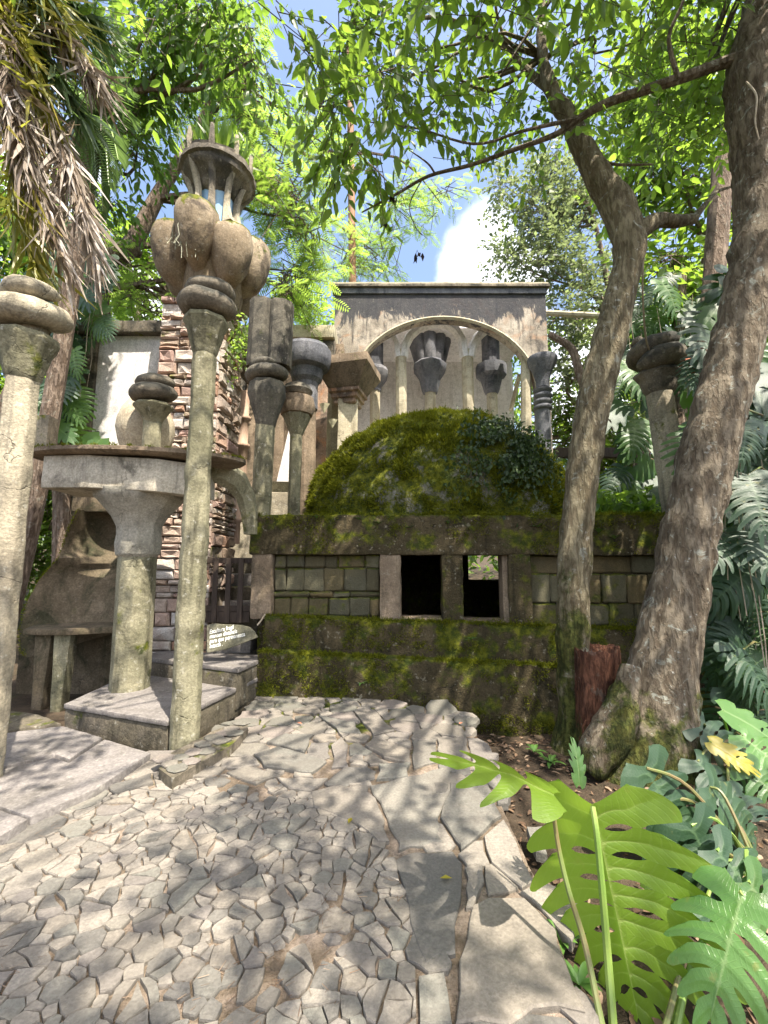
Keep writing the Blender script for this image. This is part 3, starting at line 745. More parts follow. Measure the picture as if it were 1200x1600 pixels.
def house():
    t = thing('domed_house', 'low mossy concrete house with a green domed roof and two dark windows', 'house', W(HLEN/2, 0, -.1))
    B = dict(maxlen=.11, smooth=True, angle=50)
    zt0, zt1 = HU(392,805)[1], HU(1040,804)[1]; zl0, zl1 = HU(400,866)[1], HU(1040,868)[1]
    zs0, zs1 = HU(420,960)[1], HU(1030,984)[1]
    wt = .34
    mk('lintel_beam', hbox(-.02, HLEN+.15, -.03, wt, zl0, zt0, zl1, zt1), WALLC, t, bevel=.025, amp=.016, ns=5, **B)
    # bands below the windows, each standing further out
    a0, a1 = HU(420,1014,-.16)[1], HU(880,1038,-.16)[1]; a1 = a0 + (a1-a0)*HLEN/HU(880,1038,-.16)[0]
    u_l = HU(412,990,-.14)[0]
    mk('sill_band', hbox(u_l, HLEN+.3, -.14, wt, a0 - .05, zs0, a1 - .05, zs1), WALLC, t, bevel=.03, amp=.022, ns=5, **B)
    mk('lower_band', hbox(u_l - .02, HLEN+.3, -.30, wt + .05, -.75, a0, -.75, a1), WALLC, t, bevel=.035, amp=.028, ns=4, **B)
    rr = random.Random(21)
    def zl(u): return zl0 + (zl1-zl0)*u/HLEN
    def zs(u): return zs0 + (zs1-zs0)*u/HLEN
    for x0, x1 in ((392,424),(593,626),(691,724),(795,831)):
        u0, u1 = HU(x0,915)[0], HU(x1,915)[0]; um = (u0+u1)/2
        mk('pier', hbox(u0, u1, -.012, wt, zs(um) - .06, zl(um) + .03), CONC_BR if x0 in (593, 392) else WALLC, t, bevel=.02, amp=.014, ns=6, **B)
    u0, u1 = HU(787,915)[0], HU(797,915)[0]
    mk('window_jamb', hbox(u0, u1, .06, wt, zs(u0) - .02, zl(u0) + .02), CONC_BR, t, bevel=.01, maxlen=.12, amp=.006)
    # window sills and dark inside
    for x0, x1 in ((626,691),(724,788)):
        ua, ub = HU(x0,968)[0], HU(x1,968)[0]
        mk('window_sill', hbox(ua, ub, .0, wt, zs(ua) - .03, zs(ua) + .022), CONC_BR, t, bevel=.008, maxlen=.1, amp=.006)
    # recessed stone panels: every block its own piece
    def panel(x0, x1, rows, holes=0):
        ua, ub = HU(x0, 915)[0], HU(x1, 915)[0]; um = (ua+ub)/2
        mk('panel_backing', hbox(ua - .03, ub + .03, .135, wt - .02, zs(um) - .08, zl(um) + .05), WALLC, t, maxlen=.12, amp=.006)
        H = zl(um) - zs(um); z = zs(um)
        for h, widths in rows:
            hh = h*H; u = ua; tot = sum(widths)
            for w in widths:
                ww = w/tot*(ub-ua)*1.0; g = rr.uniform(.002,.007)
                pr = rr.uniform(.065, .110)
                mm = hbox(u+g, u+ww-g, pr, .15, z+g, z+hh-g)
                mm.v = [tuple(Vector(q) + Vector((rr.uniform(-.014,.014), rr.uniform(-.010,.010), rr.uniform(-.012,.012)))) for q in mm.v]
                mk('wall_block', mm, BLOCKC, t, bevel=.018, segs=1, maxlen=.085, amp=.012, ns=7, smooth=True, angle=30)
                u += ww
            z += hh
    panel(424, 593, [(.30,[1,1,1.2,1.2,1.15,.55]), (.10,[2.2,1.4,1.0,1.8]), (.38,[.7,1,1.1,1.1,1.25,.75]), (.22,[.75,1.1,1.2,.8,1.6,.9])])
    panel(831, 1046, [(.32,[1,1.1,.9,1,1.2]), (.42,[.9,1,1.3,1.1,1,.7]), (.26,[1.3,1.1,1.6,1.2])])
    # the rest of the box: side, back and slab
    dep = 4.7
    mk('side_wall', hbox(0.0, .30, wt+.002, dep, -.3, zt0 - .01), WALLC, t, maxlen=.3, amp=.015, smooth=True)
    mk('side_wall', hbox(HLEN-.15, HLEN+.15, wt+.002, dep, -.3, zt1 - .01), WALLC, t, maxlen=.3, amp=.015, smooth=True)
    # back wall has one opening that lights the second window from behind
    ub0, ub1 = HU(731,890,4.5)[0], HU(800,890,4.5)[0]
    mk('back_wall', hbox(.3, ub0, dep-.3, dep, -.3, zt0-.01), WALLC, t, maxlen=.4)
    mk('back_wall', hbox(ub1, HLEN-.15, dep-.3, dep, -.3, zt0-.01), WALLC, t, maxlen=.4)
    mk('back_wall', hbox(ub0, ub1, dep-.3, dep, -.3, HU(760,906,4.5)[1]), WALLC, t, maxlen=.4)
    mk('floor', hbox(.3, HLEN-.15, wt+.05, dep-.3, .3, .42), STEPF, t, maxlen=.5)
    for uu in (3.3,): mk('inner_post', hbox(2.86, 2.98, 1.9, 2.1, .42, zl(2)), CONC_D, t, maxlen=.3)
    # flat roof ring under the dome
    cu, _ = HU(684, 805); cu = (P(684,805,7.7) - H0).dot(UX); cv = 2.28
    cc = W(cu, cv, 0)
    mk('roof_slab', hbox(.0, HLEN+.15, wt+.003, dep, zt0-.22, zt0-.03, zt0-.22, zt1-.03), WALLC, t, maxlen=.25, amp=.02, smooth=True)
    Rx, Rz = 2.42, 2.16; z0 = zt0 - .12
    m = MB(); nu, nv = 110, 40; vs, fs = [], []
    for j in range(nv):
        th = math.pi/2 * j/nv
        for i in range(nu):
            ph = 2*math.pi*i/nu
            d = Vector((math.cos(th)*math.cos(ph), math.cos(th)*math.sin(ph), math.sin(th)))
            k = 1 + .030*noise.noise(d*3.5) + .020*noise.noise(d*9) + .010*noise.noise(d*22)
            vs.append(Vector((cc.x + Rx*d.x*k, cc.y + Rx*.93*d.y*k, z0 + Rz*d.z*k)))
    for j in range(nv-1):
        for i in range(nu): fs.append((j*nu+i, j*nu+(i+1) % nu, (j+1)*nu+(i+1) % nu, (j+1)*nu+i))
    fs.append(tuple((nv-1)*nu+i for i in range(nu)))
    dome = mk('dome', m.add(vs, fs), DOMEM, t, smooth=True, angle=80)
    # moss tufts over the visible half of the dome, thicker in patches
    n = 26000; ph = RNG.uniform(math.pi, 2*math.pi, n)*1.0 + RNG.normal(0,.2,n); st = RNG.uniform(0, 1, n); th = np.arcsin(st)
    d = np.stack([np.cos(th)*np.cos(ph), np.cos(th)*np.sin(ph), np.sin(th)], 1)
    dens = np.array([noise.noise(Vector(q)*3.4) + .7*noise.noise(Vector(q)*8) + .4*noise.noise(Vector(q)*18) for q in d])
    ok = dens > -.38 - .5*(RNG.random(n) < .12); d = d[ok]
    kk = np.array([1.004 + .030*noise.noise(v*3.5) + .020*noise.noise(v*9) + .010*noise.noise(v*22) for v in map(Vector, d)])
    pts = np.stack([cc.x + Rx*kk*d[:,0], cc.y + Rx*.93*kk*d[:,1], z0 + Rz*kk*d[:,2]], 1)
    hi = np.array([noise.noise(Vector(q)*6) for q in d]) > .12
    moss_tufts('moss', dome, pts[~hi], d[~hi], .034, 3); moss_tufts('moss', dome, pts[hi], d[hi], .062, 4)
    # moss lips on the ledges
    for nm, v, za, zb, u_a, dens in (('moss', -.29, a0, a1, u_l, 1700), ('moss', -.13, zs0, zs1, u_l, 1100), ('moss', -.02, zt0, zt1, .05, 800)):
        u = RNG.uniform(u_a, HLEN+.2, dens); dn = np.array([noise.noise(Vector((x*2.2, v*30, 2))) + .5*noise.noise(Vector((x*7, v*30, 2))) for x in u])
        u = u[dn > -.35]; vv = v + np.abs(RNG.normal(0,.05,len(u))) - .012
        pts = np.array([W(a, b, za + (zb-za)*a/HLEN + .004) for a, b in zip(u, vv)])
        moss_tufts(nm, t, pts, np.tile([0,-.5,.9], (len(pts),1)), .036, 5)
    # hanging moss patches on the vertical bands
    pts, nr = [], []
    for v, zlo, zhi, cnt in ((-.305, -.35, a0, 10000), (-.145, a0, zs0, 4600), (-.035, zl0, zt0, 5600)):
        for _ in range(cnt):
            u = random.uniform(u_l if v < -.1 else .05, HLEN); z = random.uniform(zlo, zhi)
            q = noise.noise(Vector((u*1.6, v*9, z*2.1))) + .7*noise.noise(Vector((u*5, v*9, z*5)))
            if q > .14 - .35*(z-zlo)/(zhi-zlo)**1 * .4: pts.append(W(u, v, z)); nr.append(-VY + Vector((0,0,.2)))
    moss_tufts('wall_moss', t, pts, np.array([tuple(q) for q in nr]), .030, 3)
    return t, cc, Rx, Rz, z0, zt0, zt1
DOMEM = concrete('mossy_dome_shell', (.24,.23,.20), (.15,.14,.11), dark=(.04,.045,.02), dk=.5, streak=.2, moss=.86, mossn=.1, lich=.25, bs=1.0)
HOUSE, DC, DRX, DRZ, DZ0, ZT0, ZT1 = house()
# ------------------------------------------------------------------ sculpted columns
def octa_prof(r, z0, z1): return [(r, z0), (r, z1)]
def coil(mb, c, R, r, turns, rise, flat=.8, n=14, a0=0.0, taper=.62, fill=True):
    """a thick rope of concrete wound in a flat spiral"""
    m = int(26 * turns); pts, rr = [], []
    for i in range(m + 1):
        t = i / m; a = a0 + 2*math.pi*turns*t; k = 1 - (1-taper)*t
        e = min(1, (t + .02) / .10) ** .5 * min(1, (1.02 - t) / .12) ** .5
        pts.append(Vector((c[0] + R*k*math.cos(a), c[1] + R*k*math.sin(a), c[2] + rise*t))); rr.append(r * (1 - .38*t) * max(e, .25))
    mb.tube(pts, rr, n, flat=flat, up=(0,0,1))
    if fill: mb.lathe((c[0], c[1], c[2]-r*.3), (c[0], c[1], c[2]+rise), [(R*.8, c[2]-r*.3), (R*.9, c[2]), (R*.6, c[2]+rise*.7), (R*.3, c[2]+rise)], 18)
def coil_column(name, label, base, top, r, mats, caph, group='concrete columns with coiled stone caps', nside=8, taper=.86, cap_r=1.95, capz=None, coil_k=1.0, a0=.6, tilt=0.10, base_block=0, turns=2.0):
    """octagonal shaft, faceted flaring capital, spiral coil; top = underside of the coil"""
    base, top = Vector(base), Vector(top); t = thing(name, label, 'column', base, group); rt = r*taper
    zc = top.z - caph
    mk('shaft', MB().lathe(base, top, [(r, base.z - .25), (r, base.z + .02), (rt, zc + .02)], nside, rot=math.pi/8), mats[0], t, bevel=.014, maxlen=.10, amp=.012, ns=5, smooth=True, angle=26)
    m = MB().lathe(base, top, [(rt*.9, zc - .05), (rt*1.12, zc), (rt*1.2, zc + caph*.12), (rt*cap_r*.82, zc + caph*.62), (rt*cap_r, zc + caph*.86), (rt*cap_r*.96, zc + caph)], nside, rot=math.pi/8)
    mk('capital', m, mats[1], t, bevel=.012, maxlen=.09, amp=.008, ns=9, smooth=True, angle=26)
    R, rr = rt*1.40*coil_k, rt*1.34*coil_k
    m = MB(); coil(m, (0,0,0), R, rr, turns, rt*2.7*coil_k, flat=.80, a0=a0, taper=.72)
    rot = Matrix.Rotation(tilt, 3, 'Y'); m.v = [tuple(rot @ Vector(v) + top + Vector((0,0,rr*.55))) for v in m.v]
    mk('coil', m, mats[2], t, smooth=True, maxlen=.09, amp=.020, ns=4.5, angle=70)
    return t
FC_B, FC_T = G(287,1163), P(323,500,4.05)
coil_column('coil_column', 'tall front column with a dark coiled cap, standing on the rubble kerb by the steps', FC_B, FC_T, .130, (CONC_G, CONC_G, CONC_D), .34, a0=2.6, tilt=.18)
LB, LT = P(-8,1000,3.3), P(43,527,3.3); lb = LB + (LB-LT)*((LB.z)/(LT.z-LB.z)); 
coil_column('coil_column', 'sunlit pale coiled column at the left edge of the photo', lb, LT, .136, (CONC, CONC_G, CONC), .34, a0=2.3, tilt=.18, turns=1.7)
coil_column('coil_column', 'coiled column half hidden behind the right hand leaning tree', W((P(1040,800,5.75)-H0).dot(UX), .12, ZT1-.03), P(1026,583,5.55), .175, (CONC, CONC_D, CONC_D), .28, a0=3.2, tilt=-.12, coil_k=.9, cap_r=1.75, taper=.94)
# corner column of the house: a coiled collar carrying a twin octagonal block
def twin_top_column():
    b, t_ = P(406,803,5.82), P(424,468,5.82); b = Vector((b.x, 5.86, ZT0-.03)); t_.y = 5.86
    t = thing('twin_block_column', 'dark column at the house corner topped by a tall twin octagonal block', 'column', b, 'columns beside the dome')
    z = lambda y: P(420, y, 5.86).z
    mk('shaft', MB().lathe(b, t_, octa_prof(.135, b.z, z(650)), 8, rot=.39), CONC_G, t, bevel=.01, maxlen=.12, amp=.007, ns=6, smooth=True, angle=26)
    mk('capital', MB().lathe(b, t_, [(.13, z(668)), (.16, z(655)), (.27, z(618)), (.25, z(600))], 8, rot=.39), CONC_K, t, bevel=.01, maxlen=.08, amp=.008, smooth=True, angle=26)
    cz = z(592); cx = b.x + (t_.x-b.x)*(cz-b.z)/(t_.z-b.z)
    m = MB(); coil(m, (cx, b.y, cz), .19, .135, 1.5, .20, flat=.8, a0=2.5, taper=.85); mk('coil', m, CONC_K, t, smooth=True, maxlen=.1, amp=.01, angle=70)
    for k, dx in enumerate((-.13, .145)):
        q = Vector((cx + dx, b.y, z(575))); top = Vector((cx + dx + .02, b.y, z(473 + 3*k)))
        mk('octagonal_block', MB().lathe(q, top, octa_prof(.185, q.z, top.z), 8, rot=.39), CONC_K, t, bevel=.014, maxlen=.11, amp=.006, ns=7, smooth=True, angle=26)
twin_top_column()
def ringed_column():
    b = Vector((P(459,800,6.4).x, 6.4, P(459,812,6.4).z)); tp = Vector((P(465,605,6.4).x, 6.4, P(465,605,6.4).z))
    t = thing('ringed_column', 'slim mossy column with a fat double ring capital beside the dome', 'column', b, 'columns beside the dome')
    z = lambda y: P(465, y, 6.4).z
    mk('shaft', MB().lathe(b, tp, octa_prof(.095, b.z - .3, z(668)), 8, rot=.39), CONC_G, t, bevel=.008, maxlen=.12, amp=.006, smooth=True, angle=26)
    mk('capital', MB().lathe(b, tp, [(.1, z(680)), (.12, z(674)), (.22, z(652)), (.2, z(640))], 8, rot=.39), CONC_G, t, bevel=.008, maxlen=.08, amp=.006, smooth=True, angle=26)
    mk('ring', MB().lathe(b, tp, [(.1, z(652)), (.24, z(649)), (.285, z(637)), (.25, z(623)), (.1, z(619))], 24), CONC_BR, t, smooth=True, amp=.006)
    mk('ring', MB().lathe(b, tp, [(.1, z(622)), (.2, z(619)), (.235, z(612)), (.19, z(604)), (.05, z(601))], 24), CONC_D, t, smooth=True, amp=.006)
ringed_column()
def mushroom_column():
    Y = 7.4; b = P(478,790,Y); tp = P(480,525,Y); b.y = tp.y = Y; b.z = 2.0
    t = thing('mushroom_column', 'blue black broad mushroom capped column left of the dome', 'column', b, 'columns beside the dome')
    z = lambda y: P(478, y, Y).z
    mk('shaft', MB().lathe(b, tp, octa_prof(.17, b.z, z(590)), 12), CONC_BR, t, bevel=.008, maxlen=.14, amp=.006, smooth=True, angle=20)
    mk('fluted_neck', MB().lathe(b, tp, [(.20, z(640)), (.20, z(590))], 12), CONC_B, t, bevel=.01, smooth=True, angle=20)
    mk('cap', MB().lathe(b, tp, [(.19,z(614)), (.21,z(600)), (.27,z(594)), (.30,z(581)), (.39,z(577)), (.42,z(572)), (.44,z(563)), (.44,z(551)), (.41,z(549)), (.39,z(545)), (.1,z(546))], 28), CONC_B, t, smooth=True, maxlen=.14, amp=.006, angle=24)
mushroom_column()
def funnel_column():
    Y = 7.9; b = P(540,760,Y); b.y = Y; b.z = 2.2; tp = P(545,575,Y); tp.y = Y
    t = thing('funnel_column', 'brown column with a square inverted pyramid capital left of the arched pavilion', 'column', b, 'columns beside the dome')
    z = lambda y: P(540, y, Y).z
    def sq(prof, rot=.55): return MB().lathe(b, tp, prof, 4, rot=rot)
    mk('shaft', sq(octa_prof(.26, b.z, z(628)), .9), CONC_Y, t, bevel=.02, maxlen=.15, amp=.006, smooth=True, angle=30)
    mk('moulding', sq([(.27, z(636)), (.30, z(634)), (.30, z(629)), (.36, z(627)), (.36, z(621)), (.42, z(619)), (.42, z(614))]), CONC_R, t, bevel=.006)
    mk('capital', sq([(.42, z(614)), (.72, z(584)), (.72, z(572))]), CONC_BR, t, bevel=.012, maxlen=.15, amp=.008, smooth=True, angle=25)
    for px, py, s in ((520,662,.09),(507,638,.10)):
        c = P(px, py, Y - .35); mk('pointed_stud', MB().add([c+Vector(q)*s for q in ((-1,0,.9),(1,0,.9),(0,-.6,-1.2),(0,.4,.9),(0,-.5,.9))], [(0,2,4),(4,2,1),(1,2,3),(3,2,0),(0,4,1,3)]), CONC_G, t)
funnel_column()
def shell_column():
    Y = 8.6; b = P(522,760,Y); b.z = 2.4; tp = P(528,565,Y)
    t = thing('shell_column', 'fluted scallop shaped column top behind the square funnel capital', 'column', b, 'columns beside the dome')
    c = P(528,592,Y); m = MB(); n = 15; vs, fs = [], []
    for i in range(n+1):
        a = rad(12 + 156*i/n); o = .03*(i % 2)
        for k, r in enumerate((.08,.27,.44)):
            vs += [(c.x + r*math.cos(a), Y - o*r*2 - .02, c.z + r*.8*math.sin(a)), (c.x + r*math.cos(a), Y + .14, c.z + r*.8*math.sin(a))]
    for i in range(n):
        for k in range(2):
            q = i*6 + k*2; fs += [(q, q+6, q+8, q+2), (q+1, q+3, q+9, q+7)]
        q = i*6; fs += [(q+4, q+10, q+11, q+5), (q, q+1, q+7, q+6)]
    mk('shell', m.add(vs, fs), CONC_R, t)
    mk('shaft', MB().lathe(b, tp, octa_prof(.2, b.z, c.z + .06), 8, rot=.39), CONC_Y, t, bevel=.01, maxlen=.2, amp=.006, smooth=True, angle=26)
shell_column()
def vase_column():
    Y = 8.6; b = P(848,760,Y); b.z = 2.2; b.y = Y; tp = P(847,560,Y); tp.y = Y
    t = thing('vase_column', 'slender black vase capped column at the right of the arched pavilion', 'column', b)
    z = lambda y: P(848, y, Y).z
    mk('shaft', MB().lathe(b, tp, octa_prof(.155, b.z, z(640)), 12), CONC_B, t, maxlen=.2, amp=.006, smooth=True)
    pr = []
    for k in range(4): pr += [(.15, z(642 - 9*k)), (.19, z(639 - 9*k)), (.19, z(636 - 9*k))]
    mk('ringed_neck', MB().lathe(b, tp, pr, 24), CONC_B, t, smooth=True, angle=50)
    mk('vase', MB().lathe(b, tp, [(.13, z(606)), (.14, z(595)), (.19, z(582)), (.29, z(569)), (.31, z(562)), (.29, z(559)), (.2, z(563))], 24), CONC_B, t, smooth=True, angle=60)
vase_column()

# ------------------------------------------------------------------ the raised mushroom table with its small column and urn
TY = 5.0
def table():
    c = P(225,716,TY); c.y = TY; zt = c.z; zf = lambda y: P(225, y, TY).z
    t = thing('mushroom_platform', 'raised concrete table on one flared column, mossy rim, left of the stone tower', 'platform', Vector((P(202,1070,5.0).x, TY, 0)))
    base = Vector((P(203,1065,TY).x, TY, .12)); tp = Vector((P(222,770,TY).x, TY, zf(770)))
    n = 40; top, fs = [], []
    def ring(rx, ry, z, sx=0): return [Vector((c.x + sx + rx*math.cos(2*math.pi*k/n)*(1.0), TY - .10 + ry*math.sin(2*math.pi*k/n), z - .035*math.cos(2*math.pi*k/n))) for k in range(n)]
    def disc(rings): 
        m = MB(); vs = [q for r in rings for q in r]; k = len(rings)
        return m.add(vs, [tuple(range(n))[::-1], tuple((k-1)*n + i for i in range(n))] + [(j*n+i, j*n+(i+1) % n, (j+1)*n+(i+1) % n, (j+1)*n+i) for j in range(k-1) for i in range(n)])
    mk('disc', disc([ring(1.20,.47,zt-.075), ring(1.24,.51,zt-.05), ring(1.24,.51,zt-.01), ring(1.21,.48,zt)]), CONC_BR, t, smooth=True, maxlen=.14, amp=.008, angle=40)
    x0, x1 = P(66,745,TY-.35).x, P(288,745,TY-.35).x
    f = lambda y: P(180, y, TY-.35).z
    m = MB().prism([Vector(q) for q in ((x0, TY-.36, f(762)), (x0+.55, TY-.46, f(764)), (x1-.25, TY-.46, f(770)), (x1+.12, TY-.28, f(774)), (x1+.12, TY+.22, f(770)), (x0, TY+.22, f(764)))], (0,0,zt-.075-f(764)))
    mk('fascia_block', m, concrete('table_fascia', (.55,.50,.40), (.45,.40,.31), dark=(.06,.055,.045), dk=.75, streak=.6, lich=.2, moss=.05), t, bevel=.012, maxlen=.1, amp=.007, smooth=True, angle=30)
    mk('capital', MB().lathe(base, tp, [(.19, zf(872)), (.235, zf(866)), (.25, zf(850)), (.235, zf(836)), (.24, zf(824)), (.30, zf(808)), (.40, zf(792)), (.48, zf(780)), (.50, zf(770))], 9, rot=.25), concrete('flared_capital', (.42,.39,.32), (.33,.31,.25), dark=(.10,.09,.07), dk=.35, streak=.4, moss=.12, lich=.2), t, bevel=.012, maxlen=.1, amp=.008, smooth=True, angle=26)
    mk('shaft', MB().lathe(base, tp, octa_prof(.205, .12, zf(868)), 8, rot=.39), CONC_G, t, bevel=.014, maxlen=.13, amp=.007, smooth=True, angle=26)
    # arched rib that drops from the right end of the table
    pts = [P(*q) for q in ((300,728,5.05),(345,737,5.2),(370,752,5.35),(384,775,5.45),(390,805,5.5),(391,835,5.5))]
    mk('arched_rib', MB().tube(pts, [.16,.16,.15,.13,.11,.09], 6, flat=.6), CONC_G, t, maxlen=.1, amp=.01, smooth=True, angle=35)
    pts2 = np.array([tuple(ring(1.22,.49,zt)[k % n] + Vector((random.gauss(0,.02), random.gauss(0,.02), 0))) for k in RNG.integers(18, 41, 420)])
    moss_tufts('moss', t, pts2, np.tile([0,-.3,1.0], (420,1)), .025, 3)
    return zt
TZ = table()
b = P(236,704,TY-.25); b.y = TY-.25; b.z = TZ - .01
coil_column('coil_column', 'small column with dark pebble shaped coils standing on the raised table', b, Vector((P(240,632,TY-.25).x, TY-.25, P(240,633,TY-.25).z)), .098, (CONC_G, CONC_G, CONC_D), .20, a0=2.4, tilt=.10, coil_k=1.05, cap_r=2.3, taper=.95)
def urn():
    Y = TY + .16; b = P(226,704,Y); b.y = Y; b.z = TZ - .012; z = lambda y: P(226, y, Y).z; tp = b + Vector((0,0,.6))
    m = MB().lathe(b, tp, [(.22, b.z), (.30, z(690)), (.325, z(672)), (.315, z(658)), (.27, z(642)), (.20, z(628)), (.15, z(620)), (.10, z(616))], 24)
    tag(mk('pear_urn', m, concrete('urn_concrete', (.50,.44,.32), (.40,.33,.23), dark=(.14,.11,.08), dk=.5, streak=.3, lich=.3, moss=.1), None, smooth=True, maxlen=.1, amp=.008, angle=60, origin=b), 'tan pear shaped stone urn behind the small column on the raised table', 'urn')
urn()
# ------------------------------------------------------------------ curved shell wall at the left
def shell_wall():
    t = thing('curved_shell_wall', 'dark curved concrete alcove wall with a mossy rim under the raised table', 'wall', P(100,1090,5.3)*1.0)
    left = [(122,796),(104,832),(92,872),(62,905),(40,945),(30,985),(32,1018),(46,1030)]
    right = [(186,800),(186,838),(186,872),(184,905),(182,940),(180,970),(178,985),(176,992)]
    Ys = [5.75,5.72,5.66,5.55,5.45,5.38,5.34,5.33]
    nu = 10; vs, vb, fs = [], [], []
    rows = []
    for k in range(len(left)-1):
        for s in range(4):
            u = s/4; rows.append((left[k][0]+(left[k+1][0]-left[k][0])*u, left[k][1]+(left[k+1][1]-left[k][1])*u, right[k][0]+(right[k+1][0]-right[k][0])*u, right[k][1]+(right[k+1][1]-right[k][1])*u, Ys[k]+(Ys[k+1]-Ys[k])*u))
    n = len(rows)
    for (lx, ly, rx, ry, Y) in rows:
        for i in range(nu+1):
            s = i/nu; Yc = Y + .42*math.sin(s*math.pi/2)
            lip = .06 if 870 < ly + (ry-ly)*s < 882 else 0
            q = P(lx+(rx-lx)*s, ly+(ry-ly)*s, Yc - lip); vs.append(q); vb.append(q + Vector((-.06*(1-s), .17, .05*(1-s))))
    V = vs + vb; o = len(vs); w = nu+1
    for j in range(n-1):
        for i in range(nu):
            fs += [(j*w+i, j*w+i+1, (j+1)*w+i+1, (j+1)*w+i), (o+j*w+i, o+(j+1)*w+i, o+(j+1)*w+i+1, o+j*w+i+1)]
        fs += [(j*w, (j+1)*w, o+(j+1)*w, o+j*w), (j*w+nu, o+j*w+nu, o+(j+1)*w+nu, (j+1)*w+nu)]
    for i in range(nu): fs += [(i, o+i, o+i+1, i+1), ((n-1)*w+i, (n-1)*w+i+1, o+(n-1)*w+i+1, o+(n-1)*w+i)]
    body = mk('shell', MB().add(V, fs), SHELLC, t, smooth=True, amp=.012, ns=4, angle=45)
    rim = []
    for j in range(n-1):
        for _ in range(26):
            s = random.random(); rim.append(vs[j*w].lerp(vs[(j+1)*w], s).lerp(vb[j*w].lerp(vb[(j+1)*w], s), random.random()))
    moss_tufts('moss', t, np.array([tuple(q) for q in rim]), np.tile([-.9,-.3,.5], (len(rim),1)), .028, 5)
    q = [P(32,1016,5.28), P(70,992,5.25), P(176,976,5.5), P(182,980,5.9), P(60,990,5.9)]
    z = q[2].z
    sl = [Vector((a.x, a.y, z)) for a in (P(34,1000,5.15), P(90,1000,5.10), P(180,1000,5.32), P(184,1000,5.95), P(70,1000,5.9))]
    mk('shelf', MB().prism([a - Vector((0,0,.07)) for a in sl], (0,0,.07)), SHELLC, t, bevel=.015, maxlen=.12, amp=.01, smooth=True, angle=35)
    for x0, x1, Y, mt in ((48,64,5.25,SHELLC),(78,94,5.18,CONC_G)):
        a, b = P(x0,1100,Y), P(x1,1100,Y); mk('leg', MB().add([(a.x,Y,-.15),(b.x,Y,-.15),(b.x,Y+.14,-.15),(a.x,Y+.14,-.15),(a.x-.03,Y,z-.07),(b.x+.05,Y,z-.07),(b.x+.05,Y+.14,z-.07),(a.x-.03,Y+.14,z-.07)], [(3,2,1,0),(4,5,6,7),(0,1,5,4),(1,2,6,5),(2,3,7,6),(3,0,4,7)]), mt, t, bevel=.015, maxlen=.14, amp=.008, smooth=True)
    a, b = P(20,1060,5.9), P(228,1060,5.9)
    mk('back_panel', MB().box(a.x, b.x - .25, 5.96, 6.1, -.3, z + .02), SHELLC, t, maxlen=.25, amp=.02)
    a, b = P(116,785,5.9), P(190,785,5.9)
    mk('top_block', MB().box(a.x, b.x, 5.85, 6.2, P(120,800,5.9).z, P(120,770,5.9).z), SHELLC, t, bevel=.02, maxlen=.12, amp=.01, smooth=True)
shell_wall()
def white_wall():
    Y = 7.1; a, b = P(150,600,Y), P(268,600,Y); zt = P(200,507,Y).z; zm = P(200,525,Y).z
    t = thing('plaster_wall', 'tall white plastered wall with a dark coping left of the stone tower', 'wall', ((a.x+b.x)/2, Y+.2, 0))
    mk('panel', MB().box(a.x, b.x, Y, Y+.3, -.3, zm), CONC_W, t, maxlen=.4, amp=.006, smooth=True)
    mk('edge_pillar', MB().box(a.x - .34, a.x - .003, Y - .06, Y+.34, -.3, zm), CONC_D, t, bevel=.02, maxlen=.2, amp=.012, smooth=True)
    mk('coping', MB().box(a.x - .40, b.x, Y - .14, Y+.42, zm + .002, zt), CONC_D, t, bevel=.03, maxlen=.15, amp=.015, smooth=True)
    # broken block on the left column's side
    q = P(62,690,TY-.15)
    tag(mk('square_block', MB().box(q.x - .08, q.x + .08, TY-.15, TY+.03, TZ - .02, P(60,648,TY-.15).z), CONC, None, bevel=.02, maxlen=.1, amp=.01, smooth=True, origin=Vector((q.x,TY-.06,TZ))), 'short sunlit square block on the left end of the raised table', 'block')
white_wall()
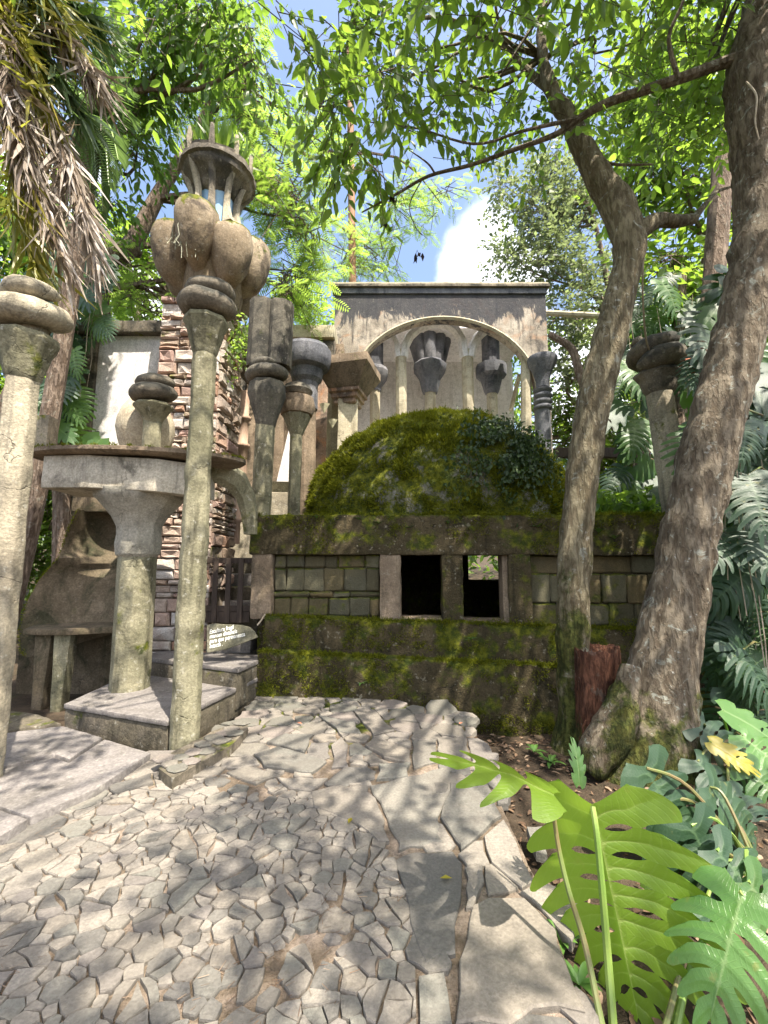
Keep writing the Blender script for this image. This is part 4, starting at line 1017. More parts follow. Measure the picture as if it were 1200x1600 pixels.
# ------------------------------------------------------------------ stone tower with its crown of pods
def tower():
    TX0, TX1, Y0, Y1, ZT = -3.30, -2.42, 6.0, 6.85, 5.55
    t = thing('stone_tower', 'rough reddish stone tower crowned by concrete pods and a planted dish', 'tower', ((TX0+TX1)/2, (Y0+Y1)/2, 0))
    mk('core', MB().box(TX0+.03, TX1-.03, Y0+.03, Y1-.03, -.3, ZT), simple('stone_mortar', (.20,.16,.12), (.30,.25,.19), 12, .95, .1, .8), t, maxlen=.5)
    rr = random.Random(4); cells = []
    def face(o, ux, nrm, wid, zlo, tagm):
        z = zlo
        while z < ZT - .03:
            h = rr.choice((.055,.075,.10,.10,.13,.16,.19)); h = min(h, ZT - z); u = -.01
            while u < wid - .005:
                w = rr.uniform(.12,.36) * (1.25 if h > .1 else .9)
                if wid - u - w < .10: w = wid - u + .01
                cells.append((o + ux*u + Vector((0,0,z)), ux, nrm, w, h, tagm)); u += w
            z += h
    face(Vector((TX0,Y0,0)), Vector((1,0,0)), Vector((0,-1,0)), TX1-TX0, .35, 0)
    face(Vector((TX1,Y0+.002,0)), Vector((0,1,0)), Vector((1,0,0)), Y1-Y0, 1.2, 1)
    def stone(o, ux, nrm, w, h):
        g = .009; p = rr.uniform(.015,.07); j = lambda s: rr.uniform(-s, s); up = Vector((0,0,1)); ins = min(w,h)*.16
        back = [o+ux*g+up*g-nrm*.04, o+ux*(w-g)+up*g-nrm*.04, o+ux*(w-g)+up*(h-g)-nrm*.04, o+ux*g+up*(h-g)-nrm*.04]
        mid = [q + nrm*(.04+p*.45) + ux*j(.012) + up*j(.008) for q in back]
        cs = [(g+ins, g+ins),(w*.5+j(w*.2), g+ins*.6),(w-g-ins, g+ins),(w-g-ins*.8, h-g-ins),(w*.5+j(w*.2), h-g-ins*.6),(g+ins*.8, h-g-ins)]
        fr = [o + ux*(a+j(.012)) + up*(b+j(.008)) + nrm*(p+j(.018)) for a, b in cs]
        cen = o + ux*(w*(.5+j(.2))) + up*(h*(.5+j(.15))) + nrm*(p + j(.025))
        v = back + mid + fr + [cen]
        f = [(0,1,5,4),(1,2,6,5),(2,3,7,6),(3,0,4,7),(4,5,9),(4,9,8),(5,10,9),(5,6,10),(6,11,10),(6,7,12),(6,12,11),(7,13,12),(7,4,13),(4,8,13)] if False else \
            [(0,1,5,4),(1,2,6,5),(2,3,7,6),(3,0,4,7),(4,5,9,8),(5,10,9),(5,6,11,10),(6,7,12,11),(7,13,12),(7,4,8,13),(8,9,14),(9,10,14),(10,11,14),(11,12,14),(12,13,14),(13,8,14)]
        f[4:10] = [(4,5,9),(4,9,8),(5,10,9),(5,6,11),(5,11,10),(6,7,12),(6,12,11),(7,13,12),(7,4,8),(7,8,13)]
        return MB().add(v, f)
    front = [c for c in cells if c[5] == 0]; side = [c for c in cells if c[5] == 1]
    cells = sorted(cells, key=lambda c: -c[3]*c[4]); rest = MB()
    for i, (o, ux, nrm, w, h, k) in enumerate(cells):
        q = stone(o, ux, nrm, w, h)
        if i < 298: mk('stone', q, TOWERM if (k == 1 and rr.random() < .6) or (k == 0 and rr.random() < .10) else TOWERS, t)
        else: rest.add(q.v, q.f)
    if rest.v: mk('small_stones', rest, TOWERS, t, kind='stuff')
    # crown
    c = P(329,480,6.42); cx, cy = c.x, 6.42; z = lambda y: P(331, y, 6.0).z
    base = Vector((cx, cy, 0)); top = Vector((cx + .03, cy, 9))
    mk('neck', MB().lathe(base, top, [(.42, ZT-.02), (.40, z(470)), (.46, z(440)), (.5, z(400)), (.42, z(345)), (.3, z(330))], 16), TOWERC, t, smooth=True, maxlen=.2, amp=.02)
    for k in range(7):
        a = rad(-92 + 360/7*k); d = Vector((math.cos(a), math.sin(a), 0)); s = Vector((-d.y, d.x, 0))
        cc = Vector((cx, cy, 0)) + d*.46
        m = MB(); lo = (0, 22, 6, 26, 30, 10, 16)[k]; prof = [(-.10,z(436+lo)),(.06,z(428+lo)),(.17,z(412+lo)),(.26,z(394+lo)),(.315,z(372+lo)),(.325,z(354+lo)),(.30,z(342+lo)),(.20,z(334+lo)),(.0,z(331+lo))]
        vs, fs = [], []; n = 14
        for i, (r, zz) in enumerate(prof):
            r = max(r, .02); out = .10*(i/8)
            for q in range(n):
                an = 2*math.pi*q/n; vs.append(cc + d*(r*1.08*math.cos(an) + .10 - (.16 if i < 2 else 0)) + s*(r*.98*math.sin(an)) + Vector((0,0,zz)))
        for i in range(len(prof)-1):
            for q in range(n): fs.append((i*n+q, i*n+(q+1) % n, (i+1)*n+(q+1) % n, (i+1)*n+q))
        fs.append(tuple(range(n))[::-1]); fs.append(tuple((len(prof)-1)*n+q for q in range(n)))
        pod = mk('pod', m.add(vs, fs), TOWERC, t, smooth=True, maxlen=.12, amp=.012, ns=5, angle=60)
    mk('blue_core', MB().lathe(base, top, octa_prof(.26, z(340), z(262)), 16), BLUE, t, smooth=True)
    n = 9
    for k in range(n):
        a = rad(-78 + 360/n*k); d = Vector((math.cos(a), math.sin(a), 0))
        q = [(.44,z(342)),(.37,z(326)),(.33,z(304)),(.34,z(284)),(.40,z(264)),(.50,z(246)),(.55,z(222)),(.54,z(204))]
        pts = [Vector((cx,cy,0)) + d*r + Vector((0,0,zz)) for r, zz in q]
        mk('post', MB().tube(pts, [.13,.085,.06,.055,.06,.055,.045,.03], 6), CONC if k % 3 else CONC_D, t, smooth=True, amp=.006, angle=40)
    mk('dish', MB().lathe(base, top, [(.2,z(286)),(.32,z(276)),(.38,z(266)),(.53,z(254)),(.55,z(247)),(.59,z(245)),(.59,z(238)),(.53,z(236)),(.55,z(230)),(.45,z(227)),(.2,z(226))], 22), CONC_D, t, smooth=True, maxlen=.08, amp=.035, ns=6, angle=40)
    # plants growing in the dish: one tangle
    n = 300; an = RNG.uniform(0, 6.28, n); r = RNG.uniform(.2,.52,n)
    pos = np.stack([cx + r*np.cos(an), cy + r*np.sin(an), np.full(n, z(228))], 1)
    dr = np.stack([np.cos(an)*.45, np.sin(an)*.45, np.ones(n)], 1) + RNG.normal(0,.3,(n,3))
    V, Fc, rn = scatter(*STRIP, pos, dr, np.stack([np.cos(an), np.sin(an), RNG.normal(.4,.2,n)], 1), RNG.uniform(.2,.48,n))
    tag(fast('dish_plants', V, Fc, LF_FEA, None, kind='stuff', rnd=rn), 'tangle of grassy plants sprouting from the dish on top of the stone tower', 'plants')
    # pale hanging roots on the left of the pods
    m = MB(); rr2 = random.Random(9); c0 = P(297,345,5.75)
    for k in range(34):
        q = c0 + Vector((rr2.gauss(0,.09), rr2.gauss(0,.06), rr2.uniform(-.02,.12))); pts = [q]
        for s in range(5): q = q + Vector((rr2.gauss(0,.035), rr2.gauss(0,.02), -rr2.uniform(.05,.16))); pts.append(q)
        m.tube(pts, .006, 4)
    tag(mk('air_plant', m, concrete('grey_roots', (.42,.41,.33), (.35,.35,.25), dk=0, streak=0, lich=0), None, kind=None, origin=c0), 'pale grey tangle of air plant roots hanging between the tower pods', 'plant')
tower()
# ------------------------------------------------------------------ arched pavilion behind the dome
PY = 10.8
def pavilion():
    t = thing('arched_pavilion', 'weathered pavilion with one wide arch behind the dome', 'building', (P(690,700,PY).x, PY+1.5, P(690,700,PY).z))
    Z = lambda y: P(690, y, PY).z
    X = lambda x, y=560: P(x, y, PY).x
    x0, x1 = X(522), X(857); zt = Z(460); zc = P(690,446,PY).z; zb = 2.0
    xc, hw, zs, zp = (X(549)+X(838))/2, (X(838)-X(549))/2, Z(612), Z(497)
    th = .32; n = 36; m = MB(); vs, fs = [], []
    arc = [(x0, zb), (x0, zs)] ; pts = []
    inner = [(xc-hw, zb)] + [(xc - hw*math.cos(math.pi*k/n), zs + (zp-zs)*math.sin(math.pi*k/n)) for k in range(n+1)] + [(xc+hw, zb)]
    outer = [(x0, zb)] + [(x0 + (x1-x0)*k/n, zt) for k in range(n+1)] + [(x1, zb)]
    outer[1] = (x0, zt); N = len(inner)
    for y in (PY, PY+th):
        vs += [(a, y, b) for a, b in outer] + [(a, y, b) for a, b in inner]
    for k in range(N-1):
        fs += [(k, k+1, N+k+1, N+k), (2*N+k, 3*N+k, 3*N+k+1, 2*N+k+1), (N+k, N+k+1, 3*N+k+1, 3*N+k), (k, 2*N+k, 2*N+k+1, k+1)]
    fs += [(0, N, 3*N, 2*N), (N-1, 3*N-1, 4*N-1, 2*N-1)]
    mk('arch_wall', m.add(vs, fs), CONC_A, t, maxlen=.35, amp=.008, smooth=True, angle=30)
    # moulded rim of the arch, cornice, dark frieze
    rim = [Vector((a, PY - .02, b)) for a, b in inner[1:-1]]
    mk('arch_rim', MB().tube(rim, .055, 4, up=(0,1,0)), CONC_Y, t, smooth=True)
    mk('frieze', MB().box(x0 - .02, x1 + .02, PY - .05, PY + .30, zt + .002, zt + .16), CONC_B, t, bevel=.01, maxlen=.3, amp=.006)
    mk('cornice', MB().box(x0 - .09, x1 + .09, PY - .12, PY + .33, zt + .162, zt + .24), CONC_D, t, bevel=.012, maxlen=.3, amp=.008)
    mk('cornice', MB().box(x0 - .06, x1 + .06, PY - .09, PY + .31, zt + .242, zt + .30), CONC_Y, t, bevel=.012, maxlen=.3, amp=.008)
    # ceiling, back and left walls in white
    zf = Z(735)
    mk('ceiling', MB().box(x0 + .01, x1 - .01, PY + 1.15, PY + 3.6, zt - .30, zt), CONC_W, t, maxlen=.6)  # starts behind an unseen open slot, added to let sun and sky in
    bx1 = P(800,600,PY+3.4).x
    mk('back_wall', MB().box(x0 + .31, bx1, PY + 3.3, PY + 3.6, zb, zt - .302), CONC_W, t, maxlen=.5, amp=.006)
    mk('left_wall', MB().box(x0 + .01, x0 + .30, PY + th + .002, PY + 3.6, zb, zt - .302), CONC_W, t, maxlen=.5)
    mk('rear_pier', MB().box(x1 - .5, x1 - .02, PY + 3.2, PY + 3.6, zb, zt - .302), CONC_W, t, maxlen=.5)
    mk('floor', MB().box(x0 + .02, x1 - .02, PY + .1, PY + 3.7, zb, zf - .02), CONC_W, t, maxlen=.8)
    # slanting vault panel at the right rear, behind the columns
    a = P(705,600,PY+2.8); b = P(838,500,PY+2.6)
    # inner posts and branching ribs
    Yi = PY + .75
    Q = lambda x, y: P(x, y, Yi)
    for px in (626.5, 730):
        b = Q(px, 735); tp = Q(px, 548); b.x = tp.x; b.y = tp.y = Yi
        mk('post', MB().lathe(b, tp, octa_prof(.165, b.z, tp.z), 8, rot=.39), CONC_Y, t, bevel=.012, maxlen=.2, amp=.008, smooth=True, angle=26)
    for pts in ([(622,560),(619,540),(611,524),(599,512),(584,506)], [(630,560),(632,542),(640,526),(653,514),(668,507),(684,505),(699,508),(713,517),(722,532),(726,560)], [(734,560),(738,542),(747,526),(760,514),(778,505)], [(806,506),(822,530),(832,562)]):
        mk('rib', MB().tube([Q(*q) for q in pts], .135, 6, flat=1.4, up=(0,1,0)), CONC_Y if False else CONC_W, t, smooth=True, amp=.005, angle=40)
    # columns standing inside
    Yc = PY + 1.7
    def col(px, lab, shaft_w, parts, block):
        R = lambda y: P(px, y, Yc).z
        b = P(px, 735, Yc); tp = P(px, 520, Yc); tp.x = b.x = P(px, 600, Yc).x; b.y = tp.y = Yc
        mk('inner_shaft', MB().lathe(b, tp, octa_prof(shaft_w, b.z, R(parts[0][1]) + .03), 8, rot=.39), CONC_Y, t, bevel=.012, maxlen=.25, smooth=True, angle=26)
        cp = mk('inner_capital', MB().lathe(b, tp, [(r, R(y)) for r, y in parts], 10, rot=.3), CONC_B if lab else CONC_D, t, bevel=.01, smooth=True, angle=26)
        return b, R
    b, R = col(586, 1, .165, [(.19,612),(.22,604),(.38,592),(.42,582),(.36,576)], 0)
    mk('octagonal_block', MB().lathe(b, b + Vector((0,0,9)), octa_prof(.27, R(578), R(524)), 8, rot=.39), CONC_B, t, bevel=.014, smooth=True, angle=26)
    b, R = col(768, 1, .165, [(.19,616),(.24,610),(.33,592),(.46,588),(.47,572),(.40,571)], 0)
    mk('octagonal_block', MB().lathe(b, b + Vector((0,0,9)), octa_prof(.27, R(573), R(522)), 8, rot=.39), CONC_B, t, bevel=.014, smooth=True, angle=26)
    b, R = col(672, 1, .17, [(.22,615),(.27,608),(.34,592),(.50,580),(.52,572),(.44,568)], 0)
    for k, (dx, dy, r) in enumerate(((-.27,-.15,.17),(-.02,-.22,.20),(.24,-.12,.18),(-.36,.12,.17),(.38,.12,.19),(0,.2,.2))):
        q = b + Vector((dx, dy, 0)); pts = [Vector((q.x*1.0 - dx*.25, q.y, R(572))), Vector((q.x, q.y, R(552))), Vector((q.x + dx*.25, q.y, R(532))), Vector((q.x + dx*.18, q.y, R(517))), Vector((q.x - dx*.05, q.y, R(508)))]
        mk('petal', MB().tube(pts, [r*.9, r*1.05, r*1.1, r*.95, r*.5], 9), CONC_B, t, smooth=True, maxlen=.14, amp=.012, angle=60)
    # raking struts at the right rear
    for a, b2 in (((812,585),(798,642)),):
        mk('strut', MB().tube([P(a[0],a[1],PY+2.4), P(b2[0],b2[1],PY+2.6)], .07, 4), CONC_Y, t)
    mk('side_post', MB().lathe(P(822,740,PY+.2), P(822,560,PY+.2), octa_prof(.14, P(822,740,PY+.2).z, P(822,560,PY+.2).z), 8, rot=.39), CONC_Y, t, bevel=.01, smooth=True, angle=26)
pavilion()
def link_building():
    """brown panelled wall between the tower and the pavilion, with cane pipes and openings"""
    Y = 9.2; t = thing('panelled_building', 'brown panelled concrete building between the stone tower and the pavilion', 'building', (P(440,780,Y).x, Y+.5, 0))
    X = lambda x, y=650: P(x, y, Y).x; Z = lambda y: P(450, y, Y).z
    mk('wall', MB().box(X(350), X(535), Y + .12, Y + .5, -.3, Z(533)), CONC_BR, t, maxlen=.4, amp=.01)
    mk('coping', MB().box(X(340), X(522), Y - .12, Y + .6, Z(531), Z(512)), CONC_Y, t, bevel=.02, maxlen=.3, amp=.012, smooth=True)
    mk('lintel', MB().box(X(445), X(522), Y - .02, Y + .118, Z(560), Z(533)), CONC_D, t, maxlen=.3, amp=.008)
    for x0, x1, mt in ((368,382,CONC_D),(384,400,CONC_BR),(428,444,CONC_BR),(470,492,CONC_R),(494,516,CONC_R)):
        mk('panel', MB().box(X(x0), X(x1), Y - .04, Y + .118, Z(775), Z(575)), mt, t, bevel=.015, maxlen=.25, amp=.008, smooth=True)
    a = [P(428,770,Y-.3), P(452,770,Y-.3), P(452,668,Y-.3)]
    mk('slanted_panel', MB().prism(a, (0,.1,0)), CONC_W, t)
    mk('plinth', MB().box(X(395), X(520), Y - 1.6, Y + .1, -.3, Z(788)), CONC, t, bevel=.02, maxlen=.3, amp=.01)
    mk('bench_back', MB().box(X(430), X(520), Y - 1.2, Y - 1.0, Z(786), Z(768)), CONC_G, t, bevel=.02, maxlen=.2, amp=.01)
    zt = Z(533)
link_building()
def cane_pipe(px, y0, y1, Y, r, label):
    b, tp = P(px, y1, Y), P(px, y0, Y); tp.x = b.x; tp.y = b.y = Y
    pr = [(r, b.z)]; k = max(2, round((tp.z - b.z)/.6)); h = tp.z - b.z
    for i in range(1, k): z = b.z + h*i/k; pr += [(r, z-.05), (r*1.45, z-.02), (r*1.45, z+.02), (r, z+.05)]
    pr.append((r, tp.z))
    tag(mk('cane_pipe', MB().lathe(b, tp, pr, 12), BAMBOO, None, smooth=True, angle=60, origin=b), label, 'pipe', 'cast cane pipes by the tower')
cane_pipe(378, 612, 740, 7.6, .085, 'upper brown bamboo shaped pipe right of the stone tower')
cane_pipe(367, 775, 850, 6.95, .075, 'lower short brown bamboo shaped pipe beside the stair')
tag(mk('round_disc', MB().lathe(P(395,600,7.7), P(395,520,7.7), [(.1,P(395,600,7.7).z),(.33,P(395,580,7.7).z),(.36,P(395,560,7.7).z),(.30,P(395,535,7.7).z),(.1,P(395,528,7.7).z)], 24), CONC_BR, None, smooth=True, amp=.01, origin=P(395,600,7.7)), 'rounded brown concrete boss behind the twin block column', 'boss')
# poles and beams
p0, p1 = P(551,447,12.2), P(546,70,12.2)
tag(mk('wooden_pole', MB().tube([P(551,640,12.2), p0, p1], [.12,.115,.10], 10), WOOD_P, None, smooth=True, origin=P(551,640,12.2)), 'tall brown wooden pole rising above the pavilion roof', 'pole')
tag(mk('roof_rail', MB().tube([P(850,489,11.4), P(990,496,11.4)], .085, 8), CONC_Y, None, smooth=True, origin=P(920,492,11.4)), 'pale horizontal pole jutting right from the pavilion top', 'rail')
tag(mk('dark_beam', MB().box(P(872,706,8.9).x, P(1012,706,8.9).x, 8.9, 9.05, P(940,714,8.9).z, P(940,699,8.9).z), WOOD_D, None, bevel=.01, origin=P(940,706,8.9)), 'dark horizontal beam behind the slim forked tree', 'beam')
# ------------------------------------------------------------------ trees
def spline(pts, radii, k=5):
    """Catmull-Rom through points"""
    pts = [Vector(p) for p in pts]; out, rr = [], []
    for i in range(len(pts)-1):
        p0, p1, p2, p3 = pts[max(i-1,0)], pts[i], pts[i+1], pts[min(i+2,len(pts)-1)]
        for s in range(k):
            t = s/k; t2, t3 = t*t, t*t*t
            out.append(.5*((2*p1) + (p2-p0)*t + (2*p0-5*p1+4*p2-p3)*t2 + (3*p1-p0-3*p2+p3)*t3)); rr.append(radii[i] + (radii[i+1]-radii[i])*t)
    out.append(pts[-1]); rr.append(radii[-1]); return out, rr
class Limbs:
    def __init__(s): s.l = []
    def build(s, name, mat, parent):
        for m in s.l: mk(name, m, mat, parent, smooth=True)
def limb(mb, pts, radii, n=8, k=5):
    a, b = spline(pts, radii, k)
    if isinstance(mb, Limbs): mb.l.append(MB().tube(a, b, n))
    else: mb.tube(a, b, n)
def wob(a, b, k, amp, rr):
    a, b = Vector(a), Vector(b); out = [a]
    for i in range(1, k): out.append(a.lerp(b, i/k) + Vector((rr.gauss(0,amp), rr.gauss(0,amp), rr.gauss(0,amp) + amp*.8*math.sin(math.pi*i/k))))
    return out + [b]
# the canopy is open along these sun rays: (lit spot, radius, share of twigs missing)
SUNV = -SUN_TRAVEL
GAPS = [((-2.8,6,3.8),.9,.95),((-2.6,6.3,6.2),.9,.95),((-4.2,7,4.2),1.0,.95),((-2.85,3.3,2.6),.6,.75),((-1.8,4,2.4),.5,.7),((-2.9,4.9,2.6),.9,.85),((-2.1,4.7,.3),.8,.8),((-.7,7,3.4),.9,.9),((.9,6.2,3.4),.9,.7),
        ((-1.0,5.4,.3),.35,.8),((.55,5.3,.7),.25,.85),((-1.45,5.7,1.8),.3,.75),((1.3,5.2,1.5),.2,.9),((-3,5.9,1.2),.7,.95),((.7,10.8,8),2.8,.85),((.7,11.4,6.5),2.8,.97),((-1.4,7.5,4.2),.8,.85),((1.7,5.5,3.0),.4,.6)]
def in_gap(q, g):
    bad = np.zeros(len(q), bool); sv = np.array(tuple(SUNV))
    for c, r, p in GAPS:
        w = q - np.array(c); t = w @ sv; d = np.linalg.norm(w - t[:,None]*sv, axis=1)
        bad |= (t > .6) & (d < r*(.8 + .4*g.random(len(q)))) & (g.random(len(q)) < p)
    return bad
def crown(name, parent, mat, zones, tmpl=LEAF, size=.14, leaves=9, twig_mat=None, droop=.25, flat=.35, kind='stuff', twiglen=.5, seed=1):
    """zones: (centre, radius, number of twigs). Leaves alternate along every twig; twigs fill the zone unevenly."""
    g = np.random.default_rng(seed); P0, D0, L0 = [], [], []
    for c, r, k in zones:
        d = unit(g.normal(0, 1, (k, 3))); q = np.array(tuple(c)) + d * (r * g.random((k, 1)) ** .45) * np.array([1, 1, .8])
        # clump: pull the twigs towards a few sub-centres so that gaps open
        nc = max(2, k // 9); sub = np.array(tuple(c)) + unit(g.normal(0,1,(nc,3))) * (r * .75 * g.random((nc,1)) ** .4)
        w = sub[g.integers(0, nc, k)]; q = q*.35 + w*.65 + g.normal(0, r*.10, (k,3))
        dr = unit(d + g.normal(0, .5, (k,3)) + np.array([0, 0, -droop])); P0.append(q); D0.append(dr); L0.append(np.full(k, 1.0))
    P0 = np.concatenate(P0); D0 = np.concatenate(D0); ok = ~in_gap(P0 + D0*(size*leaves*twiglen*.5), g); P0 = P0[ok]; D0 = D0[ok]; k = len(P0)
    tl = size * leaves * twiglen * g.uniform(.7, 1.2, k)
    t = (np.arange(leaves) + .6) / leaves
    pos = P0[:,None,:] + D0[:,None,:] * (tl[:,None] * t[None])[:,:,None]; pos[:,:,2] -= (droop*.35*tl[:,None]*t[None]**2)
    side = unit(np.cross(D0, np.array([0,0,1.0])) + 1e-6); sg = np.where(np.arange(leaves) % 2 == 0, 1.0, -1.0)
    ld = D0[:,None,:]*.7 + side[:,None,:]*sg[None,:,None]*.8 + np.array([0,0,-droop]) + g.normal(0,.28,(k,leaves,3))
    zn = np.array([0,0,1.0]) + g.normal(0, flat, (k,leaves,3))
    n = k*leaves
    V, Fc, r = scatter(tmpl[0], tmpl[1], pos.reshape(n,3), ld.reshape(n,3), zn.reshape(n,3), size*g.uniform(.5,1.3,n))
    r = np.clip(np.repeat(np.repeat(g.random(k), leaves)*.6 + g.random(n)*.4, len(tmpl[0])), 0, 1)
    o = fast(name, V, Fc, mat, parent, kind=kind, rnd=r)
    if twig_mat is not None:
        # twigs: thin three sided tubes
        e = P0 + D0*tl[:,None]; e[:,2] -= droop*.35*tl; s0 = P0 - D0*tl[:,None]*.3; rr = size*.035
        u = side*rr; v = np.cross(D0, side)*rr
        V = np.stack([s0+u, s0-u*.5+v*.87, s0-u*.5-v*.87, e+u*.3, e+v*.3, e-v*.3], 1).reshape(-1,3)
        f = np.array([[0,1,4,3],[1,2,5,4],[2,0,3,5]]); Fc = (f[None] + (np.arange(k)*6)[:,None,None]).reshape(-1,4)
        fast('twigs', V, Fc, twig_mat, parent, kind='stuff', rnd=np.zeros(len(V)))
    return o
def Zp(px, py, Y, rpx, k): 
    c = P(px, py, Y); return (c, rpx/F*Y*1.05, k)
def trunk_mesh(name, mb, mat, parent, maxlen=.09, amp=.02, ns=5):
    return mk(name, mb, mat, parent, maxlen=maxlen, amp=amp, ns=ns, smooth=True, angle=80)

def forked_tree():
    rr = random.Random(2); Y = 4.15
    t = thing('forked_tree', 'slim lichen spotted tree with a bent fork, standing in front of the mossy house', 'tree', P(893,1175,Y), 'trees by the path')
    m = MB(); w = lambda px: px/F*Y/2*1.03
    tr = [((893,1185),70),((895,1120),40),((895,1000),46),((897,900),47),((903,800),45),((916,700),49),((934,600),52),((960,500),50),((975,440),46),((984,385),50),((968,330),52),((940,285),46),((912,235),38),((885,180),31),((858,130),25),((846,70),19),((850,-20),14),((870,-140),10)]
    limb(m, [P(*q, Y + (0 if i < 9 else .07*(i-9))) for i, (q, _) in enumerate(tr)], [w(k) for _, k in tr], 14, 5)
    m2 = Limbs(); Yb = Y + .5
    limb(m2, [P(860,140,Yb-.05), P(825,112,Yb), P(790,75,Yb), P(740,48,Yb-.05), P(692,28,Yb-.1), P(640,30,Yb-.2)], [w(17),w(15),w(12),w(10),w(8),w(5)], 8)
    limb(m2, [P(768,68,Yb), P(720,80,Yb), P(680,105,Yb), P(640,120,Yb+.1)], [w(7),w(6),w(5),w(3)], 6)
    limb(m2, [P(990,372,Y), P(1012,352,Y), P(1032,344,Y+.05), P(1060,346,Y+.1), P(1086,342,Y+.15)], [w(34),w(28),w(24),w(21),w(16)], 9)
    limb(m2, [P(1084,342,Y+.15), P(1100,322,Y+.2), P(1120,300,Y+.3), P(1150,290,Y+.4)], [w(14),w(9),w(6),w(3)], 7)
    limb(m2, [P(905,222,Yb-.2), P(930,238,Y+.2), P(955,256,Y+.1), P(1020,257,Y)], [w(9),w(6),w(5),w(3)], 6)
    trunk_mesh('trunk', m, BARK1, t)
    mb = MB()
    zs = [Zp(560,40,4.3,90,47), Zp(650,60,4.5,90,55), Zp(740,60,4.7,90,47), Zp(820,60,4.7,80,39), Zp(690,160,4.7,70,36), Zp(760,165,4.9,65,31), Zp(640,190,4.8,55,21), Zp(790,220,5.0,50,20),
          Zp(900,70,4.5,80,34), Zp(935,130,4.7,60,20), Zp(600,130,4.4,60,23), Zp(700,230,4.9,40,10), Zp(1010,60,4.6,80,27), Zp(1020,180,4.8,70,18), Zp(980,-60,4.3,120,39), Zp(840,-80,4.2,120,47), Zp(700,-80,4.2,110,39), Zp(850,165,4.8,40,10)]
    for c, r, k in zs[::2]:
        limb(m2, wob(P(850,90,Y+.5), c, 3, .1, rr), [.03,.02,.014,.008], 5, 3)
    m2.build('branch', BARK1, t)
    crown('crown', t, LF_DARK, zs, LEAF, .14, 10, BARK1, droop=.45, flat=.5, seed=3)
    # near hanging sprays with bigger leaves
    zs = [Zp(520,80,3.6,70,15), Zp(590,150,3.7,60,11), Zp(500,180,3.8,60,13), Zp(555,230,4.0,55,13), Zp(470,60,3.5,70,15), Zp(590,265,4.3,45,10), Zp(525,260,4.2,40,8), Zp(430,20,3.4,70,13)]
    crown('crown', t, LF_MID, zs, LEAF, .17, 8, BARK1, droop=.8, flat=.6, seed=31)
forked_tree()
